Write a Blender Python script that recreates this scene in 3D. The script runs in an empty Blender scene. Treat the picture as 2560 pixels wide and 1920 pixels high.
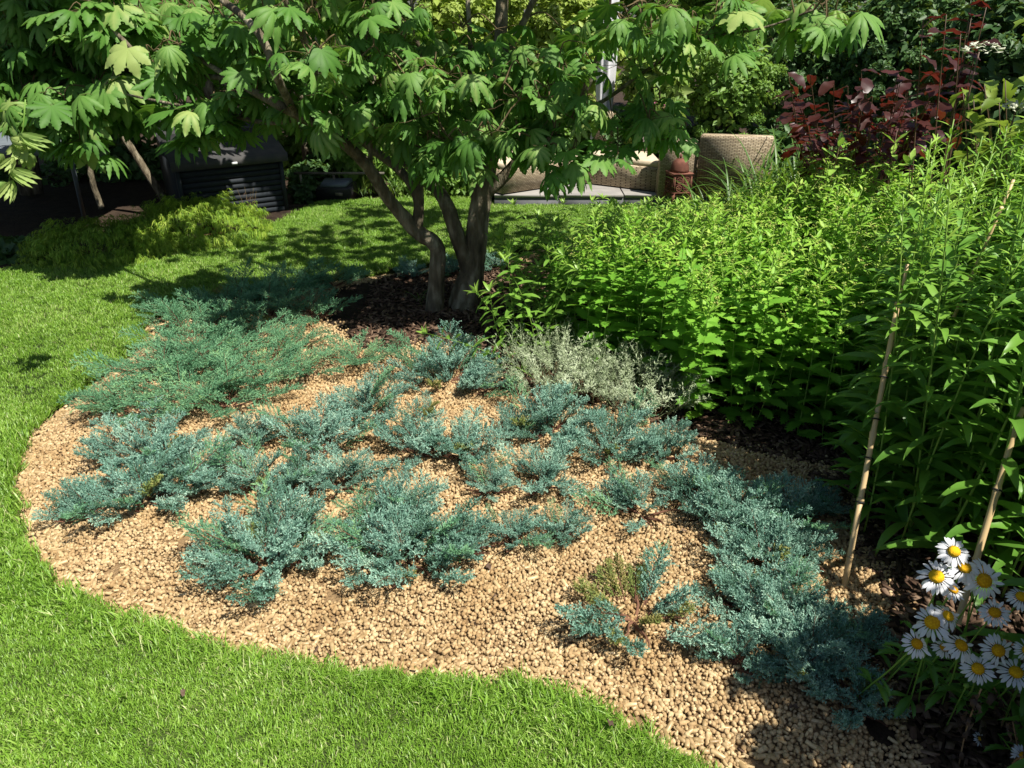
import bpy, math, random
import numpy as np
from mathutils import Matrix, Vector, Euler
from mathutils.geometry import tessellate_polygon
random.seed(7)
rng = np.random.default_rng(7)
S = bpy.context.scene
R = math.radians

# ---------------------------------------------------------------- camera, light, exposure
CAM_H, PITCH, FPX = 1.7, R(26.5), 1922.0
cd = bpy.data.cameras.new("camera"); cam = bpy.data.objects.new("camera", cd)
S.collection.objects.link(cam); S.camera = cam
cam.location = (0, 0, CAM_H); cam.rotation_euler = (R(90) - PITCH, 0, 0)
cd.sensor_width = 36; cd.lens = 36 * FPX / 2560; cd.clip_start = 0.05; cd.clip_end = 300
SUN_EL, SUN_AZ = R(58), math.atan2(.73, -.68)          # azimuth measured from +Y towards +X
sdir = Vector((math.sin(SUN_AZ) * math.cos(SUN_EL), math.cos(SUN_AZ) * math.cos(SUN_EL), math.sin(SUN_EL)))
w = bpy.data.worlds.new("World"); S.world = w; w.use_nodes = True
sky = w.node_tree.nodes.new('ShaderNodeTexSky'); sky.sky_type = 'NISHITA'; sky.sun_disc = False
sky.sun_elevation = SUN_EL; sky.sun_rotation = SUN_AZ
bg = w.node_tree.nodes['Background']; bg.inputs[1].default_value = 0.055
w.node_tree.links.new(sky.outputs[0], bg.inputs[0])
sl = bpy.data.lights.new("sun", 'SUN'); sl.energy = 5.0; sl.angle = R(0.53); sl.color = (1, .95, .86)
so = bpy.data.objects.new("sun", sl); S.collection.objects.link(so)
so.rotation_euler = sdir.to_track_quat('Z', 'Y').to_euler()
S.view_settings.view_transform = 'Standard'; S.view_settings.look = 'None'
S.view_settings.exposure = 0.68; S.view_settings.gamma = 1; S.view_settings.use_curve_mapping = False
S.cycles.max_bounces = 6; S.cycles.diffuse_bounces = 3; S.cycles.transmission_bounces = 3
S.cycles.glossy_bounces = 2; S.cycles.sample_clamp_indirect = 6

# ---------------------------------------------------------------- geometry helpers
cp, sp_ = math.cos(PITCH), math.sin(PITCH)
K = 2560 / 2212.0
def ray(x, y):
    a = (x * K - 1280) / FPX; b = (y * K - 960) / FPX
    return np.array([a, cp - b * sp_, -sp_ - b * cp])
def G(x, y, z=0.0):                       # where the sight line meets height z
    d = ray(x, y); t = (z - CAM_H) / d[2]; return np.array([d[0] * t, d[1] * t, z])
def Q(x, y, Y):                           # where it meets the vertical plane at distance Y
    d = ray(x, y); t = Y / d[1]; return np.array([d[0] * t, Y, CAM_H + d[2] * t])
def U(a, b): return random.uniform(a, b)

def inpoly(P, poly):
    P = np.asarray(P); poly = np.asarray(poly); x, y = P[:, 0], P[:, 1]
    r = np.zeros(len(P), bool); n = len(poly); j = n - 1
    for i in range(n):
        xi, yi = poly[i][:2]; xj, yj = poly[j][:2]
        c = ((yi > y) != (yj > y)) & (x < (xj - xi) * (y - yi) / (yj - yi + 1e-12) + xi)
        r ^= c; j = i
    return r
def distpoly(P, line):
    P = np.asarray(P)[:, :2]; d = np.full(len(P), 1e9)
    for a, b in zip(line[:-1], line[1:]):
        a = np.array(a[:2]); b = np.array(b[:2]); ab = b - a
        t = np.clip(((P - a) @ ab) / (ab @ ab + 1e-12), 0, 1)
        d = np.minimum(d, np.linalg.norm(P - a - t[:, None] * ab, axis=1))
    return d
def vnoise(P, s, seed=0):                 # smooth value noise
    P = np.asarray(P)[:, :2] / s + seed * 17.3
    i = np.floor(P).astype(int); f = P - i; f = f * f * (3 - 2 * f)
    def h(a, b):
        v = np.sin(a * 127.1 + b * 311.7 + seed * 7.7) * 43758.5453; return v - np.floor(v)
    a = h(i[:, 0], i[:, 1]); b = h(i[:, 0] + 1, i[:, 1]); c = h(i[:, 0], i[:, 1] + 1); d = h(i[:, 0] + 1, i[:, 1] + 1)
    return (a * (1 - f[:, 0]) + b * f[:, 0]) * (1 - f[:, 1]) + (c * (1 - f[:, 0]) + d * f[:, 0]) * f[:, 1]

def mesh(name, V, F, mats, tint=None, mi=None, smooth=False):
    V = np.asarray(V, np.float32).reshape(-1, 3); F = np.asarray(F, np.int32).reshape(-1, 3)
    me = bpy.data.meshes.new(name)
    me.vertices.add(len(V)); me.vertices.foreach_set('co', V.ravel())
    me.loops.add(F.size); me.loops.foreach_set('vertex_index', F.ravel())
    me.polygons.add(len(F)); me.polygons.foreach_set('loop_start', np.arange(len(F), dtype=np.int32) * 3)
    try: me.polygons.foreach_set('loop_total', np.full(len(F), 3, np.int32))
    except Exception: pass
    if not isinstance(mats, (list, tuple)): mats = [mats]
    for m in mats: me.materials.append(m)
    if mi is not None: me.polygons.foreach_set('material_index', np.asarray(mi, np.int32))
    if tint is not None:
        a = me.attributes.new('tint', 'FLOAT', 'POINT')
        a.data.foreach_set('value', np.broadcast_to(np.asarray(tint, np.float32), len(V)).copy())
    if smooth: me.polygons.foreach_set('use_smooth', np.ones(len(F), bool))
    me.update(calc_edges=True); me.validate()
    return me
class Geo:
    def __init__(s): s.V = []; s.F = []; s.T = []; s.M = []; s.n = 0
    def add(s, g, tint=0.0, mi=0, M=None):
        V, F = g; V = np.asarray(V, float); F = np.asarray(F, int)
        if M is not None: V = V @ M[:3, :3].T + M[:3, 3]
        s.V.append(V); s.F.append(F + s.n); s.n += len(V)
        s.T.append(np.broadcast_to(np.asarray(tint, float), len(V))); s.M.append(np.full(len(F), mi)); return s
    def vf(s): return np.concatenate(s.V), np.concatenate(s.F)
    def mesh(s, name, mats, smooth=False):
        V, F = s.vf(); return mesh(name, V, F, mats, np.concatenate(s.T), np.concatenate(s.M), smooth)
def npm(m): return np.array(m)
def XF(p, yaw=0, pitch=0, roll=0, s=1.0):
    m = Matrix.Translation(Vector(p)) @ Matrix.Rotation(yaw, 4, 'Z') @ Matrix.Rotation(pitch, 4, 'X') @ Matrix.Rotation(roll, 4, 'Y')
    s = (s, s, s) if np.isscalar(s) else s
    return m @ Matrix.Diagonal((*s, 1))
def tube(P, r, n=8, cap=True, rough=0.0):
    P = np.asarray(P, float); k = len(P); r = np.broadcast_to(np.asarray(r, float), k)
    T = np.gradient(P, axis=0); T /= np.linalg.norm(T, axis=1)[:, None] + 1e-12
    ref = np.array([1., 0, 0]) if abs(T[0][0]) < .8 else np.array([0, 1., 0])
    V = []; u = ref
    for i in range(k):
        u = u - T[i] * (u @ T[i]); u /= np.linalg.norm(u); v = np.cross(T[i], u)
        a = np.arange(n) * 2 * np.pi / n
        rr = r[i] * (1 + rough * (rng.random(n) - .5) * 2)
        V.append(P[i] + (np.cos(a)[:, None] * u + np.sin(a)[:, None] * v) * rr[:, None])
    V = np.concatenate(V); F = []
    for i in range(k - 1):
        for j in range(n):
            a, b = i * n + j, i * n + (j + 1) % n; F += [(a, b, b + n), (a, b + n, a + n)]
    if cap:
        V = np.vstack([V, P[0], P[-1]]); c0, c1 = len(V) - 2, len(V) - 1
        for j in range(n):
            F.append((c0, (j + 1) % n, j)); F.append((c1, (k - 1) * n + j, (k - 1) * n + (j + 1) % n))
    return V, np.array(F)
def smooth_path(P, k=5):                  # Catmull-Rom, last column(s) may be radius
    P = np.asarray(P, float); Pp = np.vstack([2 * P[0] - P[1], P, 2 * P[-1] - P[-2]]); out = []
    for i in range(1, len(Pp) - 2):
        for t in np.arange(k) / k:
            a, b, c, d = Pp[i - 1:i + 3]
            out.append(.5 * (2 * b + (c - a) * t + (2 * a - 5 * b + 4 * c - d) * t * t + (-a + 3 * b - 3 * c + d) * t ** 3))
    out.append(P[-1]); return np.array(out)
def box(x0, x1, y0, y1, z0, z1):
    V = [(x, y, z) for z in (z0, z1) for y in (y0, y1) for x in (x0, x1)]
    Q4 = [(0, 2, 3, 1), (4, 5, 7, 6), (0, 1, 5, 4), (2, 6, 7, 3), (0, 4, 6, 2), (1, 3, 7, 5)]
    F = []
    for a, b, c, d in Q4: F += [(a, b, c), (a, c, d)]
    return np.array(V, float), np.array(F)
def prism(poly, z0, z1, bev=0.0):         # polygon prism, optional rounded top edge
    poly = np.asarray(poly, float)[:, :2]; n = len(poly)
    area = sum(poly[i][0] * poly[(i + 1) % n][1] - poly[(i + 1) % n][0] * poly[i][1] for i in range(n))
    if area < 0: poly = poly[::-1]
    c = poly.mean(0); rings = [(poly, z0)]
    def ins(d):
        v = poly - c; L = np.linalg.norm(v, axis=1)[:, None]; return c + v * (1 - d / L)
    if bev > 0:
        for a in (0, 30, 60, 90): rings.append((ins(bev * (1 - math.cos(R(a)))), z1 - bev + bev * math.sin(R(a))))
    else: rings.append((poly, z1))
    V = np.concatenate([np.c_[p, np.full(n, z)] for p, z in rings]); F = []
    for k in range(len(rings) - 1):
        for i in range(n):
            a, b = k * n + i, k * n + (i + 1) % n; F += [(a, b, b + n), (a, b + n, a + n)]
    m = (len(rings) - 1) * n
    for i in range(1, n - 1): F += [(m, m + i, m + i + 1), (0, i + 1, i)]
    return V, np.array(F)

# ---------------------------------------------------------------- object helpers
def link(o): S.collection.objects.link(o); return o
def tag(o, label, cat, group=None):
    o['label'] = label; o['category'] = cat
    if group: o['group'] = group
    return o
def thing(name, label, cat, loc=(0, 0, 0), rz=0, group=None, sc=1.0):
    o = link(bpy.data.objects.new(name, None)); o.location = loc; o.rotation_euler = (0, 0, rz); o.scale = (sc,) * 3
    o.empty_display_size = .1
    return tag(o, label, cat, group)
def part(name, me, parent, M=None, stuff=False, label=None):
    o = link(bpy.data.objects.new(name, me)); o.parent = parent
    if M is not None: o.matrix_local = M
    if stuff: o['kind'] = 'stuff'
    if label: o['label'] = label
    return o
def solo(name, me, label, cat, M=None, group=None):
    o = link(bpy.data.objects.new(name, me)); tag(o, label, cat, group)
    if M is not None: o.matrix_world = M
    return o
def struct(name, me, parent=None):
    o = link(bpy.data.objects.new(name, me)); o['kind'] = 'structure'
    if parent: o.parent = parent
    return o
KIDS = {}
def copy_thing(root, kids, loc, rz, sc, label=None, tilt=(0, 0)):
    c = link(root.copy()); c.location = loc; c.rotation_euler = (tilt[0], tilt[1], rz); c.scale = (sc,) * 3
    if label: c['label'] = label
    for k in kids:
        o = link(k.copy()); o.parent = c
    return c
def scatter(name, protos, P, rot, scl, idx=None, parent=None, label=None, cat=None):
    """one stuff object: points carrying real instanced pieces"""
    col = bpy.data.collections.new(name + "_pieces")
    for k, me in enumerate(protos):
        col.objects.link(bpy.data.objects.new("%s_piece_%02d" % (name, k), me))
    n = len(P); me = bpy.data.meshes.new(name)
    me.vertices.add(n); me.vertices.foreach_set('co', np.asarray(P, np.float32).ravel())
    a = me.attributes.new('rot', 'FLOAT_VECTOR', 'POINT'); a.data.foreach_set('vector', np.asarray(rot, np.float32).ravel())
    a = me.attributes.new('scl', 'FLOAT', 'POINT'); a.data.foreach_set('value', np.broadcast_to(np.asarray(scl, np.float32), n).copy())
    if idx is None: idx = rng.integers(0, len(protos), n)
    a = me.attributes.new('idx', 'INT', 'POINT'); a.data.foreach_set('value', np.asarray(idx, np.int32))
    g = bpy.data.node_groups.new(name, 'GeometryNodeTree')
    g.interface.new_socket('Geometry', in_out='INPUT', socket_type='NodeSocketGeometry')
    g.interface.new_socket('Geometry', in_out='OUTPUT', socket_type='NodeSocketGeometry')
    N = g.nodes.new; L = g.links.new
    gi = N('NodeGroupInput'); go = N('NodeGroupOutput'); ip = N('GeometryNodeInstanceOnPoints'); ci = N('GeometryNodeCollectionInfo')
    ci.inputs['Collection'].default_value = col; ci.inputs['Separate Children'].default_value = True
    ci.inputs['Reset Children'].default_value = True; ip.inputs['Pick Instance'].default_value = True
    def na(nm, t):
        x = N('GeometryNodeInputNamedAttribute'); x.data_type = t; x.inputs['Name'].default_value = nm; return x.outputs['Attribute']
    e = N('FunctionNodeEulerToRotation')
    L(gi.outputs[0], ip.inputs['Points']); L(ci.outputs[0], ip.inputs['Instance'])
    L(na('idx', 'INT'), ip.inputs['Instance Index']); L(na('rot', 'FLOAT_VECTOR'), e.inputs[0])
    L(e.outputs[0], ip.inputs['Rotation']); L(na('scl', 'FLOAT'), ip.inputs['Scale']); L(ip.outputs[0], go.inputs[0])
    o = link(bpy.data.objects.new(name, me)); o['kind'] = 'stuff'
    if parent: o.parent = parent
    if label: o['label'] = label
    if cat: o['category'] = cat
    md = o.modifiers.new('pieces', 'NODES'); md.node_group = g
    return o

# ---------------------------------------------------------------- materials
def nodes(name):
    m = bpy.data.materials.new(name); m.use_nodes = True; nt = m.node_tree
    return m, nt, nt.nodes.new, nt.links.new, nt.nodes['Principled BSDF']
def ramp(N, cols):
    r = N('ShaderNodeValToRGB'); e = r.color_ramp.elements
    while len(e) < len(cols): e.new(.5)
    for k, c in enumerate(cols):
        if len(c) == 2: e[k].position = c[0]; c = c[1]
        else: e[k].position = k / max(1, len(cols) - 1)
        e[k].color = (*c, 1)
    return r
def leafmat(name, cols, rough=.5, trans=.35, tcol=(.35, .5, .05), rnd=.35, nscale=25, nstr=.25, spec=.35, bump=0, bscale=150):
    """leaf: colour ramp over tint attribute + per-object random + noise, and some light through the blade"""
    m, nt, N, L, b = nodes(name)
    at = N('ShaderNodeAttribute'); at.attribute_name = 'tint'
    oi = N('ShaderNodeObjectInfo'); no = N('ShaderNodeTexNoise'); no.inputs['Scale'].default_value = nscale
    geo = N('ShaderNodeNewGeometry'); L(geo.outputs['Position'], no.inputs['Vector'])
    a = N('ShaderNodeMath'); a.operation = 'MULTIPLY_ADD'; L(oi.outputs['Random'], a.inputs[0]); a.inputs[1].default_value = rnd
    L(at.outputs['Fac'], a.inputs[2])
    c = N('ShaderNodeMath'); c.operation = 'MULTIPLY_ADD'; L(no.outputs[0], c.inputs[0]); c.inputs[1].default_value = nstr
    L(a.outputs[0], c.inputs[2])
    d = N('ShaderNodeMath'); d.operation = 'SUBTRACT'; L(c.outputs[0], d.inputs[0]); d.inputs[1].default_value = (rnd + nstr) / 2
    r = ramp(N, cols); L(d.outputs[0], r.inputs[0]); L(r.outputs[0], b.inputs['Base Color'])
    b.inputs['Roughness'].default_value = rough; b.inputs['Specular IOR Level'].default_value = spec
    if bump:
        bn = N('ShaderNodeTexNoise'); bn.inputs['Scale'].default_value = bscale; bp = N('ShaderNodeBump')
        bp.inputs['Strength'].default_value = bump; bp.inputs['Distance'].default_value = .004
        L(bn.outputs[0], bp.inputs['Height']); L(bp.outputs[0], b.inputs['Normal'])
    if trans > 0:
        t = N('ShaderNodeBsdfTranslucent'); mx = N('ShaderNodeMixShader'); mx.inputs[0].default_value = trans
        mc = N('ShaderNodeMix'); mc.data_type = 'RGBA'; mc.blend_type = 'MIX'; mc.inputs[0].default_value = .55
        L(r.outputs[0], mc.inputs[6]); mc.inputs[7].default_value = (*tcol, 1); L(mc.outputs[2], t.inputs[0])
        L(b.outputs[0], mx.inputs[1]); L(t.outputs[0], mx.inputs[2]); L(mx.outputs[0], nt.nodes['Material Output'].inputs[0])
    return m
def rockmat(name, cols, scale=30, rough=.9, bump=.3, bscale=120, rnd=.5, bdist=.004, spec=.2, coord='Object', stretch=None):
    m, nt, N, L, b = nodes(name)
    tc = N('ShaderNodeTexCoord'); no = N('ShaderNodeTexNoise'); no.inputs['Scale'].default_value = scale; no.inputs['Detail'].default_value = 6
    src = tc.outputs[coord]
    if stretch:
        mp = N('ShaderNodeMapping'); mp.inputs['Scale'].default_value = stretch; L(src, mp.inputs[0]); src = mp.outputs[0]
    L(src, no.inputs['Vector'])
    oi = N('ShaderNodeObjectInfo'); a = N('ShaderNodeMath'); a.operation = 'MULTIPLY_ADD'
    L(oi.outputs['Random'], a.inputs[0]); a.inputs[1].default_value = rnd; L(no.outputs[0], a.inputs[2])
    d = N('ShaderNodeMath'); d.operation = 'SUBTRACT'; L(a.outputs[0], d.inputs[0]); d.inputs[1].default_value = rnd / 2
    r = ramp(N, cols); L(d.outputs[0], r.inputs[0]); L(r.outputs[0], b.inputs['Base Color'])
    bn = N('ShaderNodeTexNoise'); bn.inputs['Scale'].default_value = bscale; bn.inputs['Detail'].default_value = 4; L(src, bn.inputs['Vector'])
    bp = N('ShaderNodeBump'); bp.inputs['Strength'].default_value = bump; bp.inputs['Distance'].default_value = bdist
    L(bn.outputs[0], bp.inputs['Height']); L(bp.outputs[0], b.inputs['Normal'])
    b.inputs['Roughness'].default_value = rough; b.inputs['Specular IOR Level'].default_value = spec
    return m
M = {}
M['soil'] = rockmat('soil', [(.25, (.022, .014, .009)), (.75, (.06, .04, .027))], 12, bump=.8, bscale=60, bdist=.02)
M['bark_mulch'] = rockmat('bark_mulch', [(.2, (.04, .024, .015)), (.55, (.105, .062, .04)), (.85, (.22, .15, .10))], 30, bump=.6, bscale=80, rnd=.7)
M['pellet'] = rockmat('pellet', [(.1, (.31, .205, .10)), (.5, (.49, .345, .18)), (.9, (.64, .49, .28))], 60, bump=.8, bscale=420, rnd=.7, bdist=.002)
def patchy(m, scale, lo, detail=3):
    nt = m.node_tree; N = nt.nodes.new; L = nt.links.new; b_ = nt.nodes['Principled BSDF']; src = b_.inputs['Base Color'].links[0].from_socket
    g_ = N('ShaderNodeNewGeometry'); n_ = N('ShaderNodeTexNoise'); n_.inputs['Scale'].default_value = scale; n_.inputs['Detail'].default_value = detail; L(g_.outputs['Position'], n_.inputs['Vector'])
    r_ = ramp(N, [(.36, lo), (.56, (1, 1, 1))]); L(n_.outputs[0], r_.inputs[0]); mx = N('ShaderNodeMix'); mx.data_type = 'RGBA'; mx.blend_type = 'MULTIPLY'; mx.inputs[0].default_value = 1
    L(src, mx.inputs[6]); L(r_.outputs[0], mx.inputs[7]); L(mx.outputs[2], b_.inputs['Base Color'])
patchy(M['pellet'], 4.5, (.82, .77, .70))
M['pellet_smooth'] = rockmat('pellet_smooth', [(.2, (.30, .20, .09)), (.8, (.54, .40, .21))], 90, rough=.4, bump=.2, bscale=400, rnd=.7, bdist=.001, spec=.5)
M['pellet_bed'] = rockmat('pellet_bed', [(.25, (.14, .09, .045)), (.7, (.36, .24, .12))], 70, bump=1, bscale=130, rnd=0, bdist=.01)
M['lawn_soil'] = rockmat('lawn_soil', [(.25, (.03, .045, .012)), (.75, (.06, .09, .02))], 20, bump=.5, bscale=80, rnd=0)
M['grass'] = leafmat('grass', [(0, (.11, .23, .02)), (.45, (.21, .39, .04)), (.8, (.33, .50, .09)), (1, (.50, .53, .24))],
                     rough=.42, trans=.3, tcol=(.22, .42, .03), rnd=.25, nscale=2.2, nstr=.8, spec=.4)
M['juniper'] = leafmat('juniper', [(0, (.07, .15, .08)), (.35, (.125, .265, .195)), (.7, (.26, .45, .35)), (1, (.44, .62, .46))],
                       rough=.6, trans=.12, tcol=(.1, .25, .12), rnd=.5, nscale=14, nstr=.6)
M['juniper_green'] = leafmat('juniper_green', [(0, (.05, .15, .06)), (.45, (.12, .29, .15)), (.75, (.21, .42, .22)), (1, (.36, .56, .20))],
                             rough=.6, trans=.12, tcol=(.12, .28, .08), rnd=.35, nscale=9, nstr=.4)
M['juniper_dry'] = leafmat('juniper_dry', [(0, (.10, .17, .05)), (.5, (.19, .24, .06)), (1, (.33, .27, .09))], rough=.6, trans=.1, rnd=.4)
M['juniper_wood'] = rockmat('juniper_wood', [(.2, (.07, .03, .02)), (.8, (.20, .10, .06))], 60, bscale=200)
M['maple'] = leafmat('maple', [(0, (.045, .125, .018)), (.4, (.09, .22, .035)), (.75, (.17, .32, .07)), (1, (.36, .46, .14))],
                     rough=.55, trans=.34, tcol=(.24, .45, .03), rnd=.5, nscale=14, nstr=.2, spec=.3)
M['bark'] = rockmat('bark', [(.25, (.05, .042, .028)), (.5, (.145, .12, .078)), (.75, (.36, .32, .23))], 22, bump=1.0, bscale=60, bdist=.02, rnd=0, stretch=(1, 1, .3))
M['twig'] = rockmat('twig', [(.2, (.05, .038, .02)), (.8, (.15, .11, .055))], 30)
M['aster'] = leafmat('aster', [(0, (.09, .25, .024)), (.45, (.175, .40, .04)), (.8, (.30, .53, .06)), (1, (.43, .62, .11))],
                     rough=.5, trans=.34, tcol=(.28, .50, .03), rnd=.3, nscale=4, nstr=.3)
M['bud'] = leafmat('bud', [(0, (.28, .38, .05)), (1, (.42, .45, .12))], rough=.6, trans=.1, rnd=.5)
M['stem'] = leafmat('stem', [(0, (.14, .27, .04)), (1, (.32, .46, .09))], rough=.5, trans=0, rnd=.5)
M['stem_red'] = leafmat('stem_red', [(0, (.10, .06, .035)), (1, (.17, .10, .06))], rough=.5, trans=0, rnd=.5)
M['goldenrod'] = leafmat('goldenrod', [(0, (.07, .19, .025)), (.45, (.14, .31, .04)), (.8, (.27, .47, .06)), (1, (.40, .57, .09))],
                         rough=.42, trans=.3, tcol=(.28, .50, .03), rnd=.35, nscale=5, nstr=.2, spec=.5)
M['willow'] = leafmat('willow', [(0, (.10, .24, .03)), (.5, (.20, .38, .055)), (1, (.36, .54, .10))],
                      rough=.4, trans=.32, tcol=(.26, .48, .03), rnd=.35, nscale=5, nstr=.2, spec=.5)
M['silver'] = leafmat('silver', [(0, (.20, .27, .12)), (.5, (.34, .41, .24)), (1, (.52, .58, .39))], rough=.7, trans=.12, tcol=(.4, .45, .25), rnd=.4, nscale=20)
M['dry_stem'] = rockmat('dry_stem', [(.2, (.12, .07, .035)), (.8, (.34, .21, .11))], 60)
M['petal'] = leafmat('petal', [(0, (.72, .73, .76)), (1, (.82, .83, .85))], rough=.55, trans=.3, tcol=(.8, .82, .9), rnd=.5)
M['disc'] = rockmat('disc', [(.3, (.55, .26, .006)), (.7, (.80, .46, .012))], 250, bump=1, bscale=500, bdist=.002)
M['dead'] = leafmat('dead', [(0, (.03, .018, .012)), (.5, (.075, .045, .03)), (1, (.18, .12, .08))], rough=.7, trans=.1, tcol=(.2, .1, .05), rnd=.8)
M['bamboo'] = rockmat('bamboo', [(.2, (.46, .31, .14)), (.8, (.68, .51, .28))], 25, rough=.45, bump=.1, rnd=.3, spec=.5, stretch=(1, 1, .1))
M['black'] = rockmat('black', [(.2, (.012, .012, .012)), (.8, (.03, .03, .03))], 30, rough=.5, bump=.1)
M['lace'] = leafmat('lace', [(0, (.09, .20, .02)), (.5, (.21, .37, .03)), (1, (.44, .56, .08))], rough=.5, trans=.35, tcol=(.5, .6, .04), rnd=.3, nscale=6, nstr=.3)
def busy(name, dark, mid, lite, **k):
    return leafmat(name, [(0, dark), (.5, mid), (1, lite)], **k)
M['b_yellow'] = busy('b_yellow', (.14, .23, .03), (.32, .43, .08), (.58, .64, .24), nscale=2, nstr=.4, tcol=(.45, .55, .05))
M['b_mid'] = busy('b_mid', (.09, .19, .03), (.20, .35, .06), (.38, .52, .14), nscale=2, nstr=.4)
M['b_dark'] = busy('b_dark', (.022, .06, .018), (.06, .135, .035), (.15, .25, .075), nscale=2, nstr=.4, trans=.2)
M['b_red'] = busy('b_red', (.022, .008, .007), (.055, .017, .014), (.13, .04, .034), nscale=5, nstr=.4, trans=.25, tcol=(.35, .04, .02), spec=.5, rough=.4)
M['hydrangea'] = busy('hydrangea', (.08, .14, .015), (.17, .25, .03), (.32, .40, .06), nscale=6, nstr=.4)
M['b_var'] = busy('b_var', (.08, .16, .03), (.22, .34, .07), (.48, .54, .22), nscale=6, nstr=.5)
M['strap'] = busy('strap', (.035, .10, .014), (.07, .16, .022), (.15, .26, .04), nscale=4, nstr=.3, spec=.5, rough=.4)
M['pink'] = leafmat('pink', [(0, (.55, .10, .30)), (1, (.75, .30, .48))], trans=.3, tcol=(.8, .2, .4), rnd=.8)
M['yellow_fl'] = leafmat('yellow_fl', [(0, (.70, .42, .02)), (1, (.80, .60, .06))], trans=.3, tcol=(.8, .5, .02), rnd=.8)
M['cream'] = leafmat('cream', [(0, (.62, .64, .48)), (1, (.80, .80, .72))], trans=.2, tcol=(.8, .8, .6), rnd=.8)
M['paving'] = rockmat('paving', [(.3, (.25, .235, .22)), (.7, (.36, .34, .31))], 6, bump=.15, bscale=90, rnd=.15)
M['riser'] = rockmat('riser', [(.3, (.085, .085, .09)), (.7, (.14, .14, .15))], 8, bump=.15, rnd=.2)
M['shed'] = rockmat('shed', [(.3, (.018, .022, .027)), (.7, (.028, .034, .04))], 14, rough=.7, bump=.1, rnd=.3)
M['shed_lid'] = rockmat('shed_lid', [(.3, (.045, .048, .052)), (.7, (.075, .072, .07))], 10, rough=.85, bump=.1, rnd=.1)
M['timber'] = rockmat('timber', [(.2, (.11, .10, .08)), (.8, (.25, .22, .17))], 20, bump=.4, stretch=(1, 1, .12))
M['metal'] = rockmat('metal', [(.2, (.09, .11, .13)), (.8, (.14, .165, .18))], 20, rough=.5, bump=.05)
M['rust'] = rockmat('rust', [(.25, (.05, .022, .017)), (.5, (.13, .052, .035)), (.75, (.25, .11, .075))], 14, rough=.85, bump=.5, bscale=60, rnd=.1)
M['cushion'] = rockmat('cushion', [(.3, (.52, .43, .30)), (.7, (.64, .54, .40))], 20, bump=.2, bscale=300, rnd=.1)
M['cushion_mauve'] = rockmat('cushion_mauve', [(.3, (.27, .21, .20)), (.7, (.36, .29, .28))], 20, bump=.2, bscale=300)
M['cloth'] = rockmat('cloth', [(.3, (.50, .50, .53)), (.7, (.66, .66, .69))], 5, bump=.15, bscale=40, bdist=.01)
M['white'] = rockmat('white', [(.3, (.68, .70, .72)), (.7, (.80, .80, .80))], 10, rough=.4, bump=.02)
def wicker():
    m, nt, N, L, b = nodes('wicker')
    tc = N('ShaderNodeTexCoord'); mp = N('ShaderNodeMapping'); mp.inputs['Scale'].default_value = (1, 1, 1)
    sx = N('ShaderNodeSeparateXYZ'); L(tc.outputs['Object'], sx.inputs[0])
    ad = N('ShaderNodeMath'); ad.operation = 'ADD'; L(sx.outputs[0], ad.inputs[0]); L(sx.outputs[1], ad.inputs[1])
    cb = N('ShaderNodeCombineXYZ'); L(ad.outputs[0], cb.inputs[0]); L(sx.outputs[2], cb.inputs[1])
    br = N('ShaderNodeTexBrick'); L(cb.outputs[0], br.inputs['Vector'])
    br.inputs['Scale'].default_value = 1; br.inputs['Brick Width'].default_value = .034; br.inputs['Row Height'].default_value = .0125
    br.inputs['Mortar Size'].default_value = .0022; br.inputs['Mortar Smooth'].default_value = .5; br.offset = .5
    br.inputs['Color1'].default_value = (.62, .51, .35, 1); br.inputs['Color2'].default_value = (.42, .33, .21, 1); br.inputs['Mortar'].default_value = (.09, .06, .035, 1)
    no = N('ShaderNodeTexNoise'); no.inputs['Scale'].default_value = 30; L(tc.outputs['Object'], no.inputs['Vector'])
    mx = N('ShaderNodeMix'); mx.data_type = 'RGBA'; mx.blend_type = 'MULTIPLY'; mx.inputs[0].default_value = .6
    r = ramp(N, [(.3, (.55, .5, .45)), (.7, (1, 1, 1))]); L(no.outputs[0], r.inputs[0])
    L(br.outputs['Color'], mx.inputs[6]); L(r.outputs[0], mx.inputs[7]); L(mx.outputs[2], b.inputs['Base Color'])
    bp = N('ShaderNodeBump'); bp.inputs['Strength'].default_value = .8; bp.inputs['Distance'].default_value = .006; bp.invert = True
    L(br.outputs['Fac'], bp.inputs['Height']); L(bp.outputs[0], b.inputs['Normal']); b.inputs['Roughness'].default_value = .6
    return m
M['wicker'] = wicker()

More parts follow.
